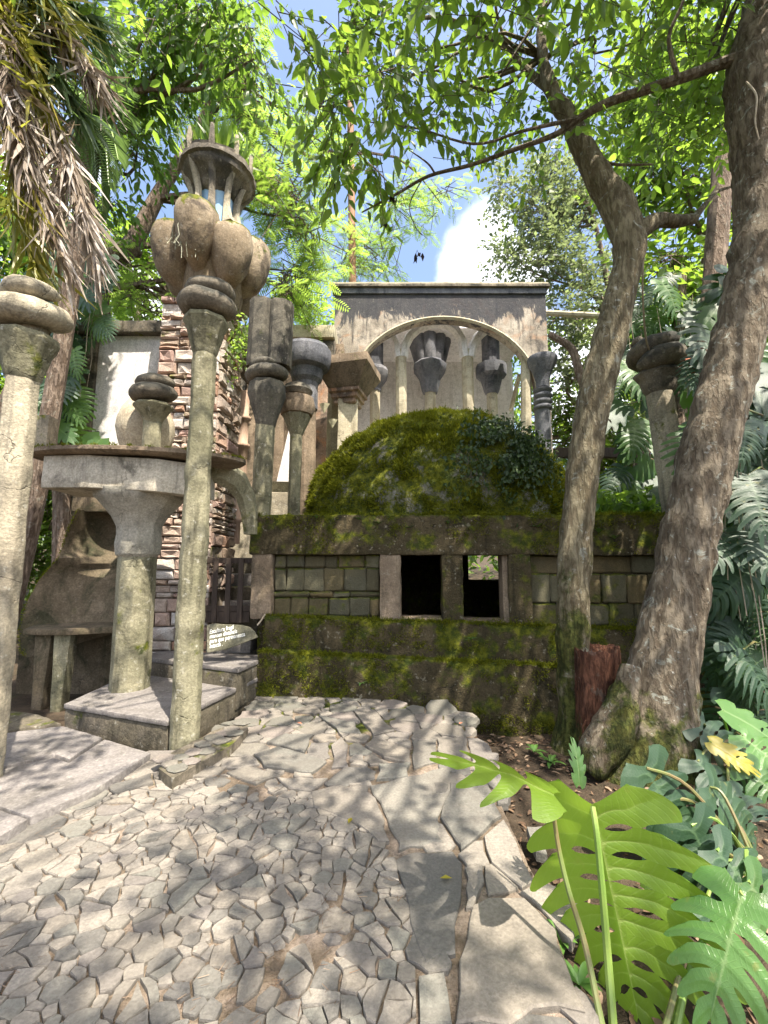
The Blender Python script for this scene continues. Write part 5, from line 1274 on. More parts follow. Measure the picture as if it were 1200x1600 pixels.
def leaning_tree():
    rr = random.Random(6); Y = 3.75
    t = thing('leaning_tree', 'thick brown tree leaning right with a mossy flared foot', 'tree', P(1015,1195,Y), 'trees by the path')
    w = lambda px: px/F*Y/2*.92
    tr = [((1004,1225),185),((1010,1180),160),((1020,1120),128),((1032,1060),106),((1044,1000),94),((1065,900),84),((1084,800),84),((1108,700),85),((1134,600),82),((1160,500),80),((1182,400),82),((1192,300),90),((1186,200),94),((1178,110),90),((1192,20),70),((1215,-80),56),((1230,-220),44)]
    m = MB(); a, b = spline([P(*q, Y - .0*i) for i, (q, _) in enumerate(tr)], [w(k) for _, k in tr], 6); m.tube(a, b, 22)
    # root flare that runs out to the left
    limb(m, [P(985,1040,Y-.1), P(972,1110,Y-.14), P(945,1160,Y-.16), P(918,1205,Y-.16)], [w(30), w(56), w(62), w(40)], 10)
    limb(m, [P(1050,1080,Y-.1), P(1062,1140,Y-.16), P(1075,1195,Y-.2)], [w(40), w(50), w(44)], 10)
    trunk_mesh('trunk', m, BARK2, t, .065, .028, 6)
    m2 = Limbs()
    limb(m2, [P(1150,92,Y), P(1120,102,Y+.05), P(1070,120,Y+.1), P(1010,140,Y+.2), P(950,160,Y+.3), P(905,185,Y+.35), P(868,210,Y+.4), P(800,235,Y+.5), P(735,258,Y+.6), P(670,275,Y+.75), P(620,303,Y+.85), P(565,332,Y+1.0)], [w(24),w(20),w(19),w(18),w(17),w(14),w(11),w(9),w(8),w(7),w(6),w(3)], 8)
    limb(m2, [P(905,185,Y+.35), P(862,194,Y+.3), P(812,206,Y+.3), P(740,225,Y+.4), P(650,200,Y+.5), P(570,190,Y+.6)], [w(10),w(8),w(6),w(5),w(4),w(2)], 6)
    limb(m2, [P(680,272,Y+.7), P(668,255,Y+.6), P(640,235,Y+.6)], [w(5),w(4),w(2)], 5)
    limb(m2, [P(660,280,Y+.8), P(640,320,Y+.8), P(648,352,Y+.8), P(660,368,Y+.8)], [w(3),w(2.5),w(2),w(1.5)], 5)
    limb(m2, [P(1060,122,Y), P(1045,60,Y-.1), P(1068,0,Y-.2), P(1075,-60,Y-.2)], [w(9),w(8),w(6),w(5)], 6)
    zs = [Zp(1080,60,4.0,70,18), Zp(1000,110,4.2,60,11), Zp(1120,180,4.2,50,9), Zp(1060,220,4.4,60,12), Zp(960,40,4.0,60,12), Zp(1080,-60,3.9,110,27)]
    # crown overhead, above the frame: shades the path with flecks of sun
    ov = []
    for k in range(46):
        h = rr.uniform(6.2, 9.0); x = rr.uniform(-2.6, 5.0); y = rr.uniform(-2.2, 4.4)
        ov.append((Vector((x, y, h)), rr.uniform(.45,.9), rr.randint(*OVER)))
    # extra leaf clumps added along sun rays, only to shade house and alcove wall
    for k in range(13):
        s0 = W(rr.uniform(.5, 5.3), -.2, rr.uniform(.1, 2.2)); ov.append((s0 + SUNV*rr.uniform(6.2, 8.4), rr.uniform(.35,.6), rr.randint(9, 14)))
    for k in range(12):
        s0 = Vector((rr.uniform(-4.3,-3.0), 5.4, rr.uniform(.4,1.8))); ov.append((s0 + SUNV*rr.uniform(6.5, 8), rr.uniform(.35,.5), rr.randint(9, 13)))
    for c, r, k in ov[::3]: limb(m2, wob(P(1225,-200,Y), c, 3, .2, rr), [.06,.04,.03,.01], 5, 3)
    m2.build('branch', BARK2, t)
    crown('crown', t, LF_MID, zs, LEAF, .125, 10, BARK2, droop=.4, flat=.5, seed=5)
    crown('crown', t, LF_MID, ov, LEAF, .17, 9, BARK2, droop=.4, flat=.5, seed=7)
    m3 = Limbs()
    for c, r, k in ov[::2]: limb(m3, wob(P(1222,-190,Y), c, 3, .25, rr), [.06,.04,.03,.012], 5, 3)
    m3.build('upper_branch', BARK2, t)
    # black bunches of dead leaves hanging in the branch
    for px, py, Yd, s in ((505,165,4.2,1.5),(518,280,4.4,1.1),(655,395,Y+.8,.9),(615,305,4.6,.8),(600,352,4.7,.5)):
        mm = MB(); c = P(px, py, Yd)
        for k in range(9):
            d = Vector((rr.gauss(0,.5), rr.gauss(0,.5), -1)).normalized(); q = c + Vector((rr.gauss(0,.025), rr.gauss(0,.025), rr.gauss(0,.03)))*s
            u = d.cross(Vector((rr.random(),rr.random(),.3))).normalized()*.022*s; mm.add([q, q + d*.05*s + u, q + d*.11*s, q + d*.05*s - u, q + d*.05*s + u.cross(d)*.5], [(0,1,4),(1,2,4),(2,3,4),(3,0,4)])
        mk('dead_leaf_bunch', mm, DARKSTUFF, t)
OVER = (8, 12)
leaning_tree()
def stump():
    Y = 3.95; b, tp = P(938,1195,Y), P(940,1012,Y); tp.x = b.x + .01; tp.y = b.y = Y
    t = thing('rotten_stump', 'reddish rotten tree stump between the two trunks', 'stump', b)
    z0, z1 = b.z - .1, tp.z; r = .185; n = 30; vs, fs = [], []
    rr = random.Random(12); top = [rr.uniform(-.012,.016) + .012*math.cos(2*math.pi*k/n) for k in range(n)]; ridge = [rr.uniform(-.010,.010) for _ in range(n)]
    lv = [0,.1,.3,.5,.7,.85,1]
    for i, s in enumerate(lv):
        for k in range(n):
            a = 2*math.pi*k/n; q = r*(1 + .10*(1-s)**3) + ridge[k]; 
            vs.append((b.x + .02*s + q*math.cos(a), Y + q*math.sin(a), z0 + (z1 + top[k] - z0)*s))
    for rad2, dz in ((.80,-.015),(.55,-.10),(.3,-.13)):
        for k in range(n):
            a = 2*math.pi*k/n; vs.append((b.x + .02 + r*rad2*math.cos(a), Y + r*rad2*math.sin(a), z1 + top[k]*.6 + dz + rr.uniform(-.03,.02)))
    m = len(lv) + 3
    for i in range(m-1):
        for k in range(n): fs.append((i*n+k, i*n+(k+1) % n, (i+1)*n+(k+1) % n, (i+1)*n+k))
    fs.append(tuple((m-1)*n+k for k in range(n)))
    mk('wood', MB().add(vs, fs), WOOD_R, t, smooth=True, maxlen=.09, amp=.008, ns=9, angle=50)
    mm = MB()
    for k in range(26):
        a = rr.uniform(0,6.28); q = Vector((b.x + r*.9*math.cos(a), Y + r*.9*math.sin(a), z1 - .02)); d = Vector((rr.gauss(0,.3), rr.gauss(0,.3), 1)); mm.tube([q, q + d*rr.uniform(.02,.05)], [.006,.002], 4)
    mk('splinter', mm, WOOD_R, t, kind='stuff')
    m2 = MB(); q = P(913,1150,Y-.2); m2.tube([q, q+Vector((-.01,0,.06)), q+Vector((.02,0,.12)), q+Vector((.035,-.02,.13))], [.012,.010,.008,.005], 6); mk('peeling_strip', m2, WOOD_R, t, smooth=True)
stump()

def bg_tree(name, label, base, top, r, zones, mat, tmpl, size, leaves, bk=None, limbs=4, group=None, droop=.3, seed=1, bend=.25, flat=.45, pts=None, radii=None, twigs=True):
    bk = bk or BARK3; rr = random.Random(seed); base, top = Vector(base), Vector(top)
    t = thing(name, label, 'tree', base, group); m = MB()
    if pts is None: pts = wob(base, top, 4, bend, rr); radii = [r*1.3, r, r*.85, r*.65, r*.4]
    limb(m, pts, radii, 9, 4)
    for c, q, k in zones:
        s = min(pts[1:], key=lambda v: (v - c).length + (3 if v.z > c.z + .5 else 0)); limb(m, wob(s, c, 3, min(.25, q*.3), rr), [r*.4, r*.26, r*.17, r*.07], 5, 3)
    mk('trunk', m, bk, t, smooth=True)
    crown('crown', t, mat, zones, tmpl, size, leaves, bk if twigs else None, droop=droop, flat=flat, seed=seed)
    return t
BG = 'trees around the ruins'
# left: leaning bare branched tree with feathery leaves behind the tower
bg_tree('feathery_tree', 'tall feathery leaved tree with leaning brown limb behind the stone tower', (-6.0, 8.5, 0), P(340,120,9.2), .18,
  [Zp(425,270,8.6,80,66), Zp(470,340,8.8,80,66), Zp(400,180,8.4,80,54), Zp(545,395,12.6,75,54), Zp(600,405,12.8,65,42), Zp(630,310,12.6,65,39), Zp(470,425,9.6,60,42), Zp(430,440,8.6,55,30), Zp(330,110,8.4,90,42), Zp(250,150,8.4,80,30), Zp(220,430,8.8,60,27), Zp(250,470,8.8,45,18), Zp(690,320,12.8,40,15), Zp(360,60,8.2,100,42), Zp(500,220,8.8,70,36)],
  LF_FEA, PINN, .42, 4, group=BG, droop=.35, seed=21, flat=.35,
  pts=[Vector((-5.2,8.2,0)), Vector((-5.0,8.2,3.0)), P(150,455,8.3), P(205,385,8.4), P(245,310,8.5), P(290,235,8.6), P(335,150,8.8), P(370,40,9.0)], radii=[.3,.26,.22,.19,.15,.12,.09,.05])
bg_tree('dense_tree', 'dense dark tree with long drooping leaves at the upper left', (-7.6, 7.6, 0), P(190,60,7.0), .2,
  [Zp(180,60,6.6,90,57), Zp(240,130,6.8,80,48), Zp(300,60,6.6,80,45), Zp(215,230,6.9,60,30), Zp(180,160,6.7,70,36), Zp(330,20,6.2,90,48), Zp(400,90,6.4,70,30), Zp(150,300,7.0,60,20), Zp(240,20,6.2,100,48)],
  LF_DARK, LEAF, .19, 9, group=BG, droop=.6, seed=22, flat=.6)
bg_tree('leafy_tree', 'leafy mid green tree behind the white plastered wall', (-5.9, 10.2, 0), (-5.5, 10.4, 8.5), .2,
  [Zp(150,400,10,90,110), Zp(230,400,10.4,70,60), Zp(70,470,10,90,90), Zp(40,380,10,90,90), Zp(100,300,10,80,60), Zp(60,620,10,70,80)], LF_MID, LEAF, .21, 9, group=BG, seed=23)
bg_tree('bright_bush_tree', 'bright sunlit low tree seen under the raised table at the far left', (-7.8, 11.5, 0), (-7.4, 11.5, 5.2), .14,
  [Zp(60,790,11,60,110), Zp(90,740,11,60,80), Zp(40,870,11,70,110), Zp(50,700,11,60,60), Zp(205,1020,11.5,45,50), Zp(100,830,11,60,70)], LF_FAR, LEAF, .2, 8, group=BG, seed=24)
for k, (px, Yd) in enumerate(((95,9.0),(118,9.6))):
    tag(mk('slim_trunk', MB().tube(wob(P(px,1000,Yd), P(px-8,560,Yd), 5, .06, random.Random(k)), .085 if k == 0 else .06, 8), BARK3, None, smooth=True, origin=P(px,1000,Yd)), ('left one of the two slim bare trunks in the gap under the raised table', 'right one of the two slim bare trunks in the gap under the raised table')[k], 'trunk', 'slim trunks at the left')
# right
bg_tree('fine_leaved_tree', 'pale fine leaved tree with thin grey limbs right of the pavilion', (5.8, 12.5, 0), P(930,350,12.6), .16,
  [Zp(830,330,12.6,70,150), Zp(900,330,12.8,70,150), Zp(850,410,12.6,70,150), Zp(920,420,12.4,70,130), Zp(890,500,12.4,60,120), Zp(860,270,12.8,55,90), Zp(790,290,12.9,40,50), Zp(800,400,12.9,40,50), Zp(940,260,12.6,70,100), Zp(880,580,12.4,55,90), Zp(950,640,12.4,60,80)], LF_GREY, DIAM, .15, 12, group=BG, seed=25, twigs=True, droop=.1, flat=.7)
bg_tree('broadleaf_tree', 'bright broad leaved tree between the two trunks on the right', (4.9, 8.2, 0), P(1130,200,8.2), .13,
  [Zp(1010,250,7.4,80,85), Zp(1090,280,7.4,70,70), Zp(1060,400,7.2,60,60), Zp(1040,150,7.4,80,70), Zp(1100,170,7.4,60,46), Zp(980,170,7.6,60,46), Zp(1180,330,7.2,60,40), Zp(1060,60,7.2,90,60), Zp(1120,80,7.0,80,50), Zp(1070,460,7.2,60,46)], LF_MID, LEAF, .22, 8, group=BG, seed=26)
bg_tree('bright_understory_tree', 'bright sunlit small tree seen under the dark beam', (5.0, 13.5, 0), (5.2, 13.5, 5.5), .12,
  [Zp(950,750,13.2,60,130), Zp(920,690,13.2,55,100), Zp(985,700,13.2,55,90), Zp(890,640,13.2,50,90), Zp(960,600,13.2,50,70), Zp(1010,640,13.2,50,60)], LF_FAR, LEAF, .2, 9, group=BG, seed=27)
tag(mk('bent_branch', MB().tube(*spline([P(1006,905,8.2), P(1003,740,8.2), P(1000,680,8.2), P(965,665,8.2), P(935,635,8.3), P(908,590,8.4), P(893,545,8.5), P(858,522,8.6)], [.16,.16,.13,.12,.11,.09,.08,.06], 5), 9), BARK3, None, smooth=True, amp=.01, origin=P(1006,905,8.2)), 'grey trunk with a crooked limb bending left behind the right coiled column', 'trunk')
for i, (x, y, h, r, mt, lab) in enumerate((
    (8.5, 9.0, 9, 2.6, LF_MID, 'dark green tree at the far right behind the climbing leaves'),
    (8.0, 15.5, 12, 3.0, LF_FAR, 'tall sunlit tree far behind the dark beam on the right'),
    (-10.0, 9.0, 11, 3.0, LF_DARK, 'dark tree at the far left beyond the palm'),
    (-9.5, 15.0, 13, 3.2, LF_MID, 'tall tree far behind the white wall'),
    (-4.5, 17.5, 14, 2.8, LF_FEA, 'tall light green tree far behind the tower'),
    (12.0, 13.0, 12, 3.4, LF_MID, 'broad tree at the far right edge of the forest'))):
    rr = random.Random(50+i); zs = [(Vector((x + rr.gauss(0, r*.45), y + rr.gauss(0, r*.45), h*(.18 + .8*(j+.5)/12))), r*rr.uniform(.34,.5), 75) for j in range(12)]
    bg_tree('forest_tree', lab, (x, y, 0), (x + .3, y, h*.9), .22, zs, mt, DIAM if mt is LF_FEA else LEAF, .24, 9, group='forest trees behind the ruins', seed=60+i, twigs=False)
# far wood: reads as one mass
def far_wood():
    g = np.random.default_rng(77); n = 15000
    a = g.uniform(rad(-62), rad(62), n); d = g.uniform(18, 30, n); hmax = 6 + 4*np.sin(a*9) + 3*np.sin(a*23+1) + np.where((a > -.1) & (a < .30), -3.0, 2)
    x, y = d*np.sin(a), d*np.cos(a); z = g.random(n)**.7*np.maximum(hmax, 2)
    q = np.array([noise.noise(Vector((i*.3, j*.3, k*.35))) for i, j, k in zip(x, y, z)]); ok = q > -.12
    pos = np.stack([x, y, z + .6], 1)[ok]; n = len(pos)
    V, Fc, r = scatter(*LEAF, pos, g.normal(0,1,(n,3)) + [0,0,-.5], g.normal(0,.5,(n,3)) + [0,-.4,1], g.uniform(.35,.7,n))
    tag(fast('far_wood', V, Fc, LF_FAR, None, kind='stuff', rnd=r), 'far green wood behind the ruins', 'wood')
far_wood()

# ------------------------------------------------------------------ dry palm at the upper left
def palm():
    rr = random.Random(14); top = Vector((-4.3, 3.2, 6.2)); b = Vector((-4.6, 3.0, 0))
    t = thing('dry_palm', 'palm with a ragged skirt of pale dry hanging fronds at the upper left', 'palm', b)
    m = MB(); limb(m, [b, Vector((-4.5,3.1,2)), Vector((-4.4,3.2,4.2)), top], [.22,.18,.17,.16], 10); mk('trunk', m, BARK3, t, smooth=True, amp=.015)
    ends = [(150,110,3.4,0),(60,150,3.2,1),(110,250,3.4,0),(40,250,3.1,0),(135,330,3.5,0),(75,330,3.3,0),(20,330,3.1,1),(150,395,3.6,0),(100,400,3.4,0),(30,60,3.2,1),(100,40,3.3,1),(150,30,3.6,2),(60,-20,3.2,2),(10,170,3.0,0),(130,180,3.5,2),(55,420,3.4,1)]
    for i, (px, py, Yd, kind) in enumerate(ends):
        e = P(px, py, Yd); s = top + Vector((rr.gauss(.1,.1), rr.gauss(0,.15), rr.gauss(-.2,.25)))
        mid = s.lerp(e, .45) + Vector((.25, 0, .55 + .2*rr.random())); pts, _ = spline([s, mid, e], [1,1,1], 10); k = len(pts)
        mm = MB(); mm.tube(pts, [.022*(1-.8*j/k) + .004 for j in range(k)], 5)
        rach = mk('dry_frond' if kind == 0 else 'frond', mm, ROOT if kind == 0 else STALK_B, t)
        n = 300; u = RNG.uniform(.15, 1, n)*(k-1.001); j0 = u.astype(int); pa = np.array([tuple(p) for p in pts]); pos = pa[j0] + (pa[np.minimum(j0+1,k-1)] - pa[j0])*(u-j0)[:,None]
        dr = unit(pa[np.minimum(j0+1,k-1)] - pa[j0]); sd = unit(np.cross(dr, [0,0,1.0]))*RNG.choice([-1,1], n)[:,None]
        ld = dr*.55 + sd*.45 + np.array([.15,0,-.95 if kind == 0 else -.5]) + RNG.normal(0,.30,(n,3))
        V, Fc, r = scatter(*STRIP, pos, ld, sd + RNG.normal(0,.8,(n,3)), RNG.uniform(.26,.62,n), RNG.uniform(.10,.26,n))
        fast('leaflets', V, Fc, LF_DRY if kind == 0 else LF_FROND if kind == 2 else LF_YG, rach, kind='stuff', rnd=r)
LF_YG = leafmat('yellow_green_frond', (.14,.16,.02), (.24,.22,.03), (.34,.28,.05), (.45,.46,.06), .4, .4, .5)
palm()
def small_palm():
    t = thing('green_palm', 'green feather palm with arching fronds left of the tower top', 'palm', Vector((-5.0,5.6,0)))
    top = P(150,210,5.6); m = MB(); limb(m, [Vector((-5.0,5.6,0)), Vector((-4.6,5.6,2.5)), top], [.14,.12,.1], 8); mk('trunk', m, BARK3, t, smooth=True)
    rr = random.Random(3)
    for px, py in ((185,120),(200,180),(170,290),(140,300),(110,230),(185,250),(120,150),(160,330)):
        e = P(px, py, 5.4 + rr.uniform(-.3,.3)); pts, _ = spline([top, top.lerp(e,.5) + Vector((0,0,.35)), e], [1,1,1], 8); k = len(pts)
        mm = MB(); mm.tube(pts, [.016*(1-.8*j/k) + .003 for j in range(k)], 5); fr = mk('frond', mm, STALK, t)
        n = 70; u = np.linspace(.12, .99, n)*(k-1.001); j0 = u.astype(int); pa = np.array([tuple(p) for p in pts]); pos = pa[j0] + (pa[j0+1] - pa[j0])*(u-j0)[:,None]
        dr = unit(pa[j0+1] - pa[j0]); sd = unit(np.cross(dr, [0,0,1.0]))*np.where(np.arange(n) % 2, 1, -1)[:,None]
        V, Fc, r = scatter(*STRIP, pos, dr*.6 + sd*.8 + np.array([0,0,-.25]), np.tile([0,0,1.0],(n,1)), np.sin(np.linspace(.5,2.9,n))*.34+.05, np.full(n,.22))
        fast('leaflets', V, Fc, LF_FROND, fr, kind='stuff', rnd=r)
small_palm()

# ------------------------------------------------------------------ monsteras
def monstera(L=1.0, Wd=.46, nl=7, fuse=.55, ns=11, nt=6, fold=.12, droop=.25, ldroop=.25, holes=1.0, seed=0, cup=0.0, gap=(.10,.20), back=.30, sweep=.46):
    """one split leaf: lobes curve out from the midrib, fused near it, parted at the margin, with holes between the veins; base at the origin, tip along +y"""
    rr = random.Random(seed); V, Fc, vein, lab = [], [], [], []
    def outline(u): # half width along the midrib
        return Wd * (math.sin(math.pi * min(1, (u*.93 + .07))**.72)) ** .75 * (1.0 if u < .55 else 1 - .25*(u-.55)/.45)
    for sx in (-1, 1):
        us = [-.02 + 1.0*(i/nl)**.95 for i in range(nl+1)]
        gaps = [0] + [rr.uniform(*gap) for _ in range(nl-1)] + [0]; hl = [rr.random() < .75*holes for _ in range(nl+1)]; hp = [rr.uniform(.16,.24) for _ in range(nl+1)]
        fz = [fuse*rr.uniform(.85,1.15) for _ in range(nl+1)]
        def P2(u, s):  # s 0 midrib .. 1 margin, follows a curved lateral vein
            w = outline(max(0.0, min(1, u)))
            x = sx*w*s*(1 - .05*s); y = L*(u + sweep*(s**1.7*(.30+u*.9)*(1 - u*.62)) - back*s**1.4*(max(0,.34-u)/.34)**1.2 )
            return x, y
        for i in range(nl):
            o = len(V)
            for a in range(ns+1):
                s = (a/ns)**.9
                def gp(k):
                    if k == 0 or k == nl: return 0
                    g = gaps[k]*(.35 + .65*(s-fz[k])/(1-fz[k]))*min(1,(s-fz[k])/.06)**.5 if s > fz[k] else 0
                    g = min(g, .46)
                    if hl[k]:
                        q = (s - hp[k])/.13
                        if abs(q) < 1: g = max(g, .13*math.sqrt(1-q*q))
                    return g
                t0, t1 = gp(i), 1 - gp(i+1)
                for b in range(nt+1):
                    t = t0 + (t1-t0)*b/nt; u = us[i] + (us[i+1]-us[i])*t
                    bb = 2*(b/nt)-1; edge = 1 - s**3*(.17*(bb-.45)**2 + .06*abs(bb-.45))
                    x, y = P2(u, s*edge)
                    c = abs(2*(b/nt) - 1); vv = (1-c)**4*(1-.5*s); vv = max(vv, 1-abs(s)/.035 if s < .035 else 0)
                    z = fold*abs(x) - ldroop*(x/Wd)**2*Wd*.6 - droop*(y/L)**2*L*.5 + cup*abs(x)*(y/L) + .02*Wd*(1-c)*s - .0
                    z += .02*L*noise.noise(Vector((x*4/L, y*4/L, seed)))
                    V.append((x, y, z)); lab.append((bb, s)); vein.append(max(0, min(1, vv)))
            for a in range(ns):
                for b in range(nt):
                    q = o + a*(nt+1) + b; f = (q, q+1, q+nt+2, q+nt+1); Fc.append(f if sx < 0 else f[::-1])
    return np.array(V), np.array(Fc), vein, lab
def leaf_data(name, mat, **k):
    V, Fc, vein, lab = monstera(**k); o = fast(name, V, Fc, mat, None, vein=vein, smooth=True, lab=lab); me = o.data; bpy.data.objects.remove(o); return me
def frame(origin, tip_dir, normal, scale):
    y = Vector(tip_dir).normalized(); z = Vector(normal); x = y.cross(z).normalized(); z = x.cross(y).normalized()
    return Matrix((( x.x*scale, y.x*scale, z.x*scale, origin[0]), (x.y*scale, y.y*scale, z.y*scale, origin[1]), (x.z*scale, y.z*scale, z.z*scale, origin[2]), (0,0,0,1)))
def leaf(parent, me, M, label=None, mat=None):
    o = link(bpy.data.objects.new('leaf', me)); o.parent = parent
    o.matrix_local = Matrix.Translation(-org(parent)) @ M
    if mat: o.material_slots[0].link = 'OBJECT'; o.material_slots[0].material = mat
    if label: o['label'] = label
    return o
ML_BIG = leaf_data('monstera_leaf', MON_LIT, L=1.0, Wd=.63, nl=8, ns=22, nt=10, fuse=.50, fold=.50, droop=.08, ldroop=.25, seed=4, gap=(.12,.24), back=.32, sweep=.62)
ML_MIDA = leaf_data('monstera_leaf', MON_MID, L=1.0, Wd=.50, nl=6, ns=14, nt=7, fuse=.26, fold=.05, droop=.45, ldroop=.6, holes=.3, seed=9, gap=(.14,.26))
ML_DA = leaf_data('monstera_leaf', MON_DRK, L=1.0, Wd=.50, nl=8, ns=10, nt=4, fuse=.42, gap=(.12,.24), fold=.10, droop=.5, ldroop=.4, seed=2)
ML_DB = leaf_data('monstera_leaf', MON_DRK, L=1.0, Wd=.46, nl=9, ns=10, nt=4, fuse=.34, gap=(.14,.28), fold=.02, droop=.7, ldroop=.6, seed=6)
ML_SM = leaf_data('monstera_leaf', MON_DRK, L=1.0, Wd=.38, nl=5, ns=7, nt=3, fuse=.75, fold=.14, droop=.4, ldroop=.3, holes=.3, seed=8)
def stalk(parent, pts, r0, r1, mat, name='petiole', n=8):
    a, b = spline(pts, [r0 + (r1-r0)*i/(len(pts)-1) for i in range(len(pts))], 5); return mk(name, MB().tube(a, b, n), mat, parent, smooth=True)
def monstera_front():
    root = G(965,1640,0.0); root.y = 1.75; root.x = (965-600)/F*1.95
    t = thing('monstera_plant', 'sunlit yellow green monstera in the near right corner beside the path', 'plant', Vector((root.x, root.y, -.05)), 'monstera plants')
    # the tall glowing leaf: its underside faces us
    Yl = 1.98; a = P(926,1262,Yl); tip = P(1000,1590,Yl-.12)
    up = (tip - a); L = up.length
    leaf(t, ML_BIG, frame(a, up, Vector((.48,.80,.36)), L*1.0), 'tallest upright yellow green leaf, light shining through it')
    stalk(t, [P(962,1660,Yl-.22), P(950,1500,Yl-.10), P(940,1380,Yl-.07), P(932,1300,Yl-.05), P(926,1260,Yl-.015)], .017, .011, STALK)
    stalk(t, [P(948,1640,Yl-.30), P(915,1480,Yl-.12), P(888,1390,Yl-.05), P(872,1320,Yl), P(862,1248,Yl+.03)], .013, .009, STALK_B)
    # drooping side leaf reaching left over the path
    a = P(862,1240,Yl+.03); tip = P(716,1165,Yl+.10)
    leaf(t, ML_MIDB, frame(a, tip - a, Vector((.10,-.12,1)), (tip-a).length*1.05), 'narrow lobed leaf reaching left over the path')
    # upper lobe folded behind
    a = P(905,1225,Yl+.16); tip = P(905,1168,Yl+.22)
    leaf(t, ML_SM, frame(a, tip-a, Vector((.5,-.8,.3)), .17), 'small dark leaf behind the tall leaf', MON_MID)
    a = P(1160,1395,1.75); tip = P(1010,1420,1.62)
    leaf(t, ML_MIDA, frame(a, P(1105,1590,1.6)-a, Vector((-.25,-.45,.9)), .40), 'pale glossy drooping leaf at the right edge', MON_PALE)
    stalk(t, [P(1050,1640,1.75), P(1080,1510,1.85), P(1130,1420,1.80), P(1160,1395,1.75)], .014, .009, STALK)
    a = P(1010,1392,1.95); leaf(t, ML_SM, frame(a, P(1075,1360,2.05) - a, Vector((0,-.7,.6)), .16), 'young curled leaf in front of the tall leaf', MON_LIT)
    stalk(t, [P(1030,1640,1.72), P(1062,1520,1.85), P(1075,1440,1.95)], .011, .009, STALK_B)
ML_MIDB = leaf_data('monstera_leaf', MON_LIT, L=1.0, Wd=.46, nl=4, ns=14, nt=7, fuse=.14, gap=(.22,.34), fold=.02, droop=.35, ldroop=.6, holes=0, seed=15)
MON_PALE = monstera_mat('pale_glossy_monstera_leaf', (.085,.19,.045), (.11,.22,.06), (.22,.32,.13), (.28,.50,.08), .40, .27)
monstera_front()
def monstera_group(name, label, loc, leaves, group='monstera plants'):
    """leaves: (px, py, Y, tip px, tip py, dY, scale m, mesh, material)"""
    t = thing(name, label, 'plant', loc, group); loc = Vector(loc)
    for i, (px, py, Y, tx, ty, dY, s, me, mt) in enumerate(leaves):
        a = P(px, py, Y); d = P(tx, ty, Y + dY) - a
        nrm = Vector((random.uniform(-.3,.2), -.55, .8)); leaf(t, me, frame(a, d, nrm, s), None, mt)
        stalk(t, [loc + Vector((random.uniform(-.05,.05), random.uniform(-.05,.05), 0)), loc.lerp(a, .55) + Vector((0,.03,.12)), a], .012, .008, STALK if i % 2 else STALK_B, n=6)
    return t
gx = P(1165,1420,2.3)
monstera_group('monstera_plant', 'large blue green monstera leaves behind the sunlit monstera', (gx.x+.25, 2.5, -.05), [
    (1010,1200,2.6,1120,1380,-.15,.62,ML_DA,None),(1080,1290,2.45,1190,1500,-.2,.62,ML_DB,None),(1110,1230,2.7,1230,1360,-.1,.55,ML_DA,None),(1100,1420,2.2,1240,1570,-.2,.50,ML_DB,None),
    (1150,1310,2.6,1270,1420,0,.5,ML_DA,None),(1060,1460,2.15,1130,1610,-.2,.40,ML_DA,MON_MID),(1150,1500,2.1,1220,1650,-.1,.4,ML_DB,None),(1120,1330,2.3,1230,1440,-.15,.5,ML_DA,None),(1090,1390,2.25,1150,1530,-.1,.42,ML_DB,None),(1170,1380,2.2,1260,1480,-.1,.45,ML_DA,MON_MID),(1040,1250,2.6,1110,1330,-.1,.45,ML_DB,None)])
gx = P(1150,1200,3.6)
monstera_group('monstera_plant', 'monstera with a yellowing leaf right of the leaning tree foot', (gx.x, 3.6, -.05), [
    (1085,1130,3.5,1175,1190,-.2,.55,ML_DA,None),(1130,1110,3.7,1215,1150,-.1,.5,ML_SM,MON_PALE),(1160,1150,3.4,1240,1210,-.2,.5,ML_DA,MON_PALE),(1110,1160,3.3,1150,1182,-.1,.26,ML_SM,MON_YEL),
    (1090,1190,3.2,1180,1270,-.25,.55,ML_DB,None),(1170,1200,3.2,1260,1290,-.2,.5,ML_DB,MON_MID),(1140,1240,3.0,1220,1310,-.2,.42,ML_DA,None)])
def climber(name, label, stem_pts, r, box, n, size, meshes, seed, mats=(None,), group='climbing monsteras'):
    rr = random.Random(seed); t = thing(name, label, 'climbing plant', stem_pts[0], group)
    a, b = spline(stem_pts, [r]*len(stem_pts), 6); mk('stem', MB().tube(a, b, 8), BARK3, t, smooth=True, amp=.01)
    x0, x1, y0, y1, Ya, Yb = box
    for k in range(n):
        p = P(rr.uniform(x0,x1), y0 + (y1-y0)*(k+rr.random())/n, rr.uniform(Ya,Yb)); s = rr.uniform(*size)
        side = rr.choice((-1,1)); d = Vector((side*rr.uniform(.2,.9), rr.uniform(-.7,0), -rr.uniform(.45,1.1)))
        leaf(t, rr.choice(meshes), frame(p, d, Vector((rr.uniform(-.4,.4), -.9, rr.uniform(.2,.9))), s), None, rr.choice(mats))
        q = min(a, key=lambda v: (v-p).length + abs(v.z-p.z))
        if k % 2 == 0: mk('petiole', MB().tube([q, q.lerp(p,.6)+Vector((0,0,.12)), p], [.012,.010,.007], 5), STALK_B, t)
    # hanging air roots
    m = MB()
    for k in range(16):
        p = P(rr.uniform(x0,x1), rr.uniform(y0,(y0+y1)/2), rr.uniform(Ya,Yb)); L = rr.uniform(.8,2.4); m.tube(wob(p, p - Vector((rr.uniform(-.1,.1),0,L)), 4, .02, rr), .006, 4)
    mk('air_roots', m, ROOT, t, kind='stuff')
